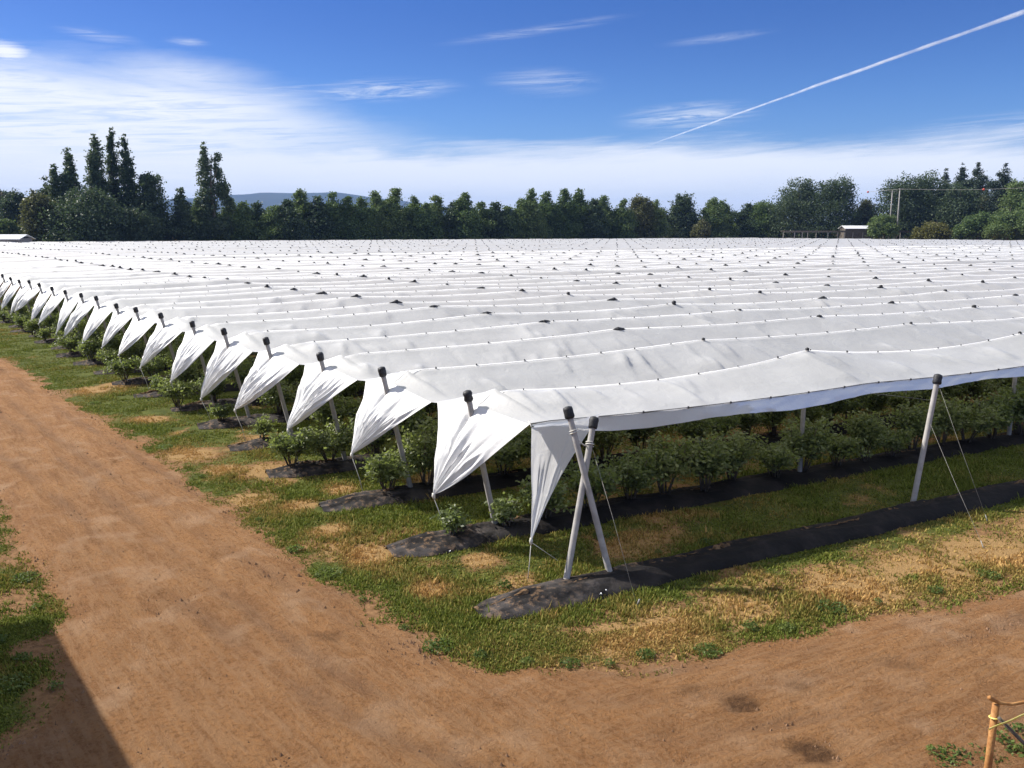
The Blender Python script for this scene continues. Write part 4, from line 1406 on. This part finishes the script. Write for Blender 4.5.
# ------------------------------------------------------------------ hills
def hill(name, prof, Yd, depth, ca, cb, seed):
    px = np.linspace(prof[0][0], prof[-1][0], 160)
    ty = np.interp(px, [p[0] for p in prof], [p[1] for p in prof])
    top = np.array([at(a, b, Yd) for a, b in zip(px, ty)])
    n = 26
    V = []
    for i in range(n):
        t = i / (n - 1)
        s = math.sin(math.pi * t)
        yy = Yd + depth * (t - .5)
        zz = top[:, 2] * s ** 1.2
        zz = zz + (fbm(top[:, 0] / (depth * .12), np.full(len(px), yy) / (depth * .12), seed) - .5) * top[:, 2].max() * .18 * s - 1.0 * (1 - s)
        V.append(np.stack([top[:, 0], np.full(len(px), yy), np.minimum(zz, np.where(abs(t - .5) < .02, zz, zz))], -1))
    V = np.array(V)
    idx = np.arange(V.shape[0] * V.shape[1]).reshape(V.shape[:2])
    fc = np.stack([idx[:-1, :-1], idx[:-1, 1:], idx[1:, 1:], idx[1:, :-1]], -1).reshape(-1, 4)
    o = obj(name, mesh_np(name, V.reshape(-1, 3), fc), plain(name + ' woodland', ca, cb, .004 if Yd > 1000 else .05, .95, .3))
    return tag(o, kind='structure')


hill('hills', [(-260, 228), (-150, 205), (-40, 200), (60, 203), (150, 200), (230, 197), (275, 194), (292, 194.5), (315, 193.5), (340, 192), (365, 196), (400, 201), (440, 207), (480, 213), (540, 218), (640, 221), (760, 224), (900, 220), (1060, 214), (1200, 222), (1320, 229)], 5600, 2400, (.015, .028, .018), (.030, .045, .030), 5)
hill('hill', [(-170, 229), (-120, 200), (-60, 186), (0, 193), (20, 198), (45, 208), (80, 220), (120, 229)], 420, 150, (.16, .10, .055), (.26, .17, .09), 6)
for i, (px, ty, w) in enumerate([(-2, 188, 16), (8, 189, 14), (14, 192, 14), (24, 197, 12), (30, 202, 10), (5, 205, 14), (14, 207, 12)]):
    Yd = 345 + i * 6
    p = at(px, ty, Yd); h = 8.0
    root = empty('hill_tree', (p[0], Yd, max(0, p[2] - h)), 0, 'dark bushy tree on the brown hillside at the far left', 'tree', 'trees on the left hillside')
    q = np.random.default_rng(i); w_ = w / F * Yd
    obj('crown', crown_mesh(i, blobs_for('round', h, w_, q), 1800, .2, .4), M['leaf_dark'], root)
    obj('trunk', trunk_mesh(h, .2, 3, i), M['bark'], root)

# ------------------------------------------------------------------ sky: contrail and small cloud, high above the haze
def cloud_mat(name, alpha, scale, lo=.3, hi=.7):
    t = NT(name)
    n = t.noise(t.obj(), scale, 5, .6)
    d = t.n('ShaderNodeBsdfDiffuse'); t.set(d.inputs[0], (.95, .95, .95))
    tl = t.n('ShaderNodeBsdfTranslucent'); t.set(tl.inputs[0], (.95, .95, .95))
    mm = t.n('ShaderNodeMixShader'); mm.inputs[0].default_value = .5
    t.t.links.new(d.outputs[0], mm.inputs[1]); t.t.links.new(tl.outputs[0], mm.inputs[2])
    tr = t.n('ShaderNodeBsdfTransparent')
    m = t.n('ShaderNodeMixShader')
    t.set(m.inputs[0], t.rng(n, lo, hi, alpha * .35, alpha))
    t.t.links.new(tr.outputs[0], m.inputs[1]); t.t.links.new(mm.outputs[0], m.inputs[2])
    return t.out(m.outputs[0])


ALT = 1500.0
ca = G(1024, 12, ALT); cb = G(655, 143, ALT)
dirc = cb - ca
m = MB()
for sc in (1.0, .84, .68, .52, .36):
    pts = []; rad = []
    for t in np.linspace(-.6, 1.12, 90):
        jit = np.array([0, 0, (float(vnoise(t * 26, 1., 5)) - .5) * 9])
        pts.append(ca + dirc * t + jit * .6)
        r = 16.5 * (.85 + .3 * float(vnoise(t * 16, 2., 6))) * (1 - .45 * max(0, t)) * float(sstep(1.14, .75, t) * .8 + .2)
        rad.append(r * sc)
    m.tube(pts, rad, 12)
o = m.build('contrail', cloud_mat('contrail vapour', .10, .004), None, True)
tag(o, 'straight white contrail slanting across the upper right sky', 'contrail')
# ------------------------------------------------------------------ haze
DENS = 8.5e-5
m = MB(); m.box((0, 0, 159.5), 17400, 17400, 321)
t = NT('haze')
pv = t.n('ShaderNodeVolumePrincipled'); pv.inputs['Density'].default_value = DENS
t.set(pv.inputs['Color'], (.30, .50, 1.0)); pv.inputs['Anisotropy'].default_value = .0
hz_m = t.out(pv.outputs[0], True)
o = m.build('haze', hz_m); tag(o, kind='stuff')

# ------------------------------------------------------------------ world
w = NT('World', True); scene.world = w.m
sky = w.n('ShaderNodeTexSky', sky_type='NISHITA', sun_disc=False, sun_elevation=EL, sun_rotation=AZ, altitude=120, air_density=1.0, dust_density=.4, ozone_density=3.0)
gen = w.n('ShaderNodeTexCoord').outputs['Generated']
sep = w.n('ShaderNodeSeparateXYZ'); w.t.links.new(gen, sep.inputs[0])
dx, dy, dz = sep.outputs
az = w.math('MULTIPLY', w.math('ARCTAN2', dx, dy), 57.2958)      # degrees, 0 ahead, negative to the left
el = w.math('MULTIPLY', w.math('ARCSINE', dz), 57.2958)
hsv = w.n('ShaderNodeHueSaturation'); w.t.links.new(sky.outputs[0], hsv.inputs['Color'])
hsv.inputs['Saturation'].default_value = 1.35
mul = w.n('ShaderNodeMix', data_type='RGBA', blend_type='MULTIPLY'); mul.inputs['Factor'].default_value = 1
w.t.links.new(hsv.outputs[0], mul.inputs[6]); w.set(mul.inputs[7], w.mix(w.rng(el, 5.5, 13.5), (.43, .52, .77), (.40, .415, .66)))
skyc = mul.outputs[2]
cmb = w.n('ShaderNodeCombineXYZ'); w.set(cmb.inputs[0], w.math('MULTIPLY', az, .07)); w.set(cmb.inputs[1], w.math('MULTIPLY', el, .42)); w.set(cmb.inputs[2], 0.0)
# shear so the streaks slope gently upward to the right
cmb2 = w.n('ShaderNodeCombineXYZ'); w.set(cmb2.inputs[0], w.math('MULTIPLY', az, .05)); w.set(cmb2.inputs[1], w.math('MULTIPLY', w.math('SUBTRACT', el, w.math('MULTIPLY', az, .06)), .85)); w.set(cmb2.inputs[2], 3.7)
n1 = w.noise(cmb.outputs[0], 1.0, 7, .58, .5)
n2 = w.noise(cmb2.outputs[0], 2.6, 10, .70, 1.4)
elw = w.math('ADD', el, w.math('MULTIPLY', w.math('SUBTRACT', n1, .5), 3.6))
elw = w.math('ADD', elw, w.math('MULTIPLY', w.math('SUBTRACT', n2, .5), 1.6))
band = w.math('MULTIPLY', w.rng(elw, 6.1, 4.0), w.rng(elw, 0.2, 3.6, .62, .95))
leftm = w.rng(az, 3, -22)
topl = w.math('ADD', w.math('MULTIPLY', leftm, 5.2), 5.0)
lft = w.math('MULTIPLY', w.rng(w.math('SUBTRACT', topl, elw), -.6, 2.4), leftm)
lft = w.math('MULTIPLY', lft, w.rng(n2, .30, .58, .55, 1))


def wisp(a0, e0, ra, re, slope, amp):
    da = w.math('SUBTRACT', az, a0)
    de = w.math('SUBTRACT', w.math('SUBTRACT', el, e0), w.math('MULTIPLY', da, slope))
    q1 = w.math('MULTIPLY', da, 1 / ra); q2 = w.math('MULTIPLY', de, 1 / re)
    rr = w.math('SQRT', w.math('ADD', w.math('MULTIPLY', q1, q1), w.math('MULTIPLY', q2, q2)))
    return w.math('MULTIPLY', w.rng(rr, 1.0, .0), w.math('MULTIPLY', w.rng(n2, .36, .66), amp))


acc = w.math('MAXIMUM', band, lft)
def azel(px, py):
    d = ray(px, py); d = d / np.linalg.norm(d)
    return math.degrees(math.atan2(d[0], d[1])), math.degrees(math.asin(d[2]))


for a in [(*azel(375, 90), 6.5, .9, .05, .8), (*azel(545, 82), 4.5, 1.1, -.02, .42), (*azel(690, 116), 5.5, 1.1, .04, .7), (*azel(540, 30), 7.5, .4, .13, .36), (*azel(720, 38), 4.5, .35, .07, .25), (*azel(1000, 130), 9, 1.2, .05, .5), (*azel(100, 36), 3, .5, -.1, .3), (*azel(187, 42), 1.6, .35, 0, .4), (*azel(240, 95), 8, 1.3, .04, .7)]:
    acc = w.math('MAXIMUM', acc, wisp(*a))
acc = w.math('MAXIMUM', acc, w.math('MULTIPLY', w.rng(el, 18, 42), w.rng(n1, .3, .65, .45, .85)))  # bright cloud cover added overhead, out of view, to raise the fill light
pa = w.math('MULTIPLY', w.math('SUBTRACT', az, azel(4, 51)[0]), 1 / 1.5); pe = w.math('MULTIPLY', w.math('SUBTRACT', w.math('ADD', el, w.math('MULTIPLY', w.math('SUBTRACT', n2, .5), 1.5)), azel(4, 51)[1]), 1 / .5)
pr_ = w.math('SQRT', w.math('ADD', w.math('MULTIPLY', pa, pa), w.math('MULTIPLY', pe, pe)))
acc = w.math('MAXIMUM', acc, w.rng(pr_, 1.25, .25))
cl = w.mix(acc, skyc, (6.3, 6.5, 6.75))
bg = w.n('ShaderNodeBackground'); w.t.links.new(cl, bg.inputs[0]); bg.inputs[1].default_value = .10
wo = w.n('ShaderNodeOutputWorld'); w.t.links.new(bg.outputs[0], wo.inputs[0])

# ------------------------------------------------------------------ sun and camera
sun = bpy.data.lights.new('sun', 'SUN'); sun.energy = 5.0; sun.angle = math.radians(.5); sun.color = (1.0, .945, .86)
so = link(bpy.data.objects.new('sun', sun))
sd = Vector((math.sin(AZ) * math.cos(EL), math.cos(AZ) * math.cos(EL), math.sin(EL)))
so.rotation_euler = sd.to_track_quat('Z', 'Y').to_euler(); so.location = sd * 300

cam = bpy.data.cameras.new('camera'); co = link(bpy.data.objects.new('camera', cam))
cam.sensor_width = 36; cam.lens = 36 * F / 1024; cam.clip_end = 60000; cam.clip_start = .1
co.location = (0, 0, H); co.rotation_euler = (math.pi / 2 - PITCH, 0, 0)
scene.camera = co
vs = scene.view_settings
vs.view_transform = 'Standard'; vs.look = 'None'; vs.exposure = .70; vs.gamma = 1; vs.use_curve_mapping = False
scene.cycles.max_bounces = 8; scene.cycles.transparent_max_bounces = 24; scene.cycles.volume_bounces = 0
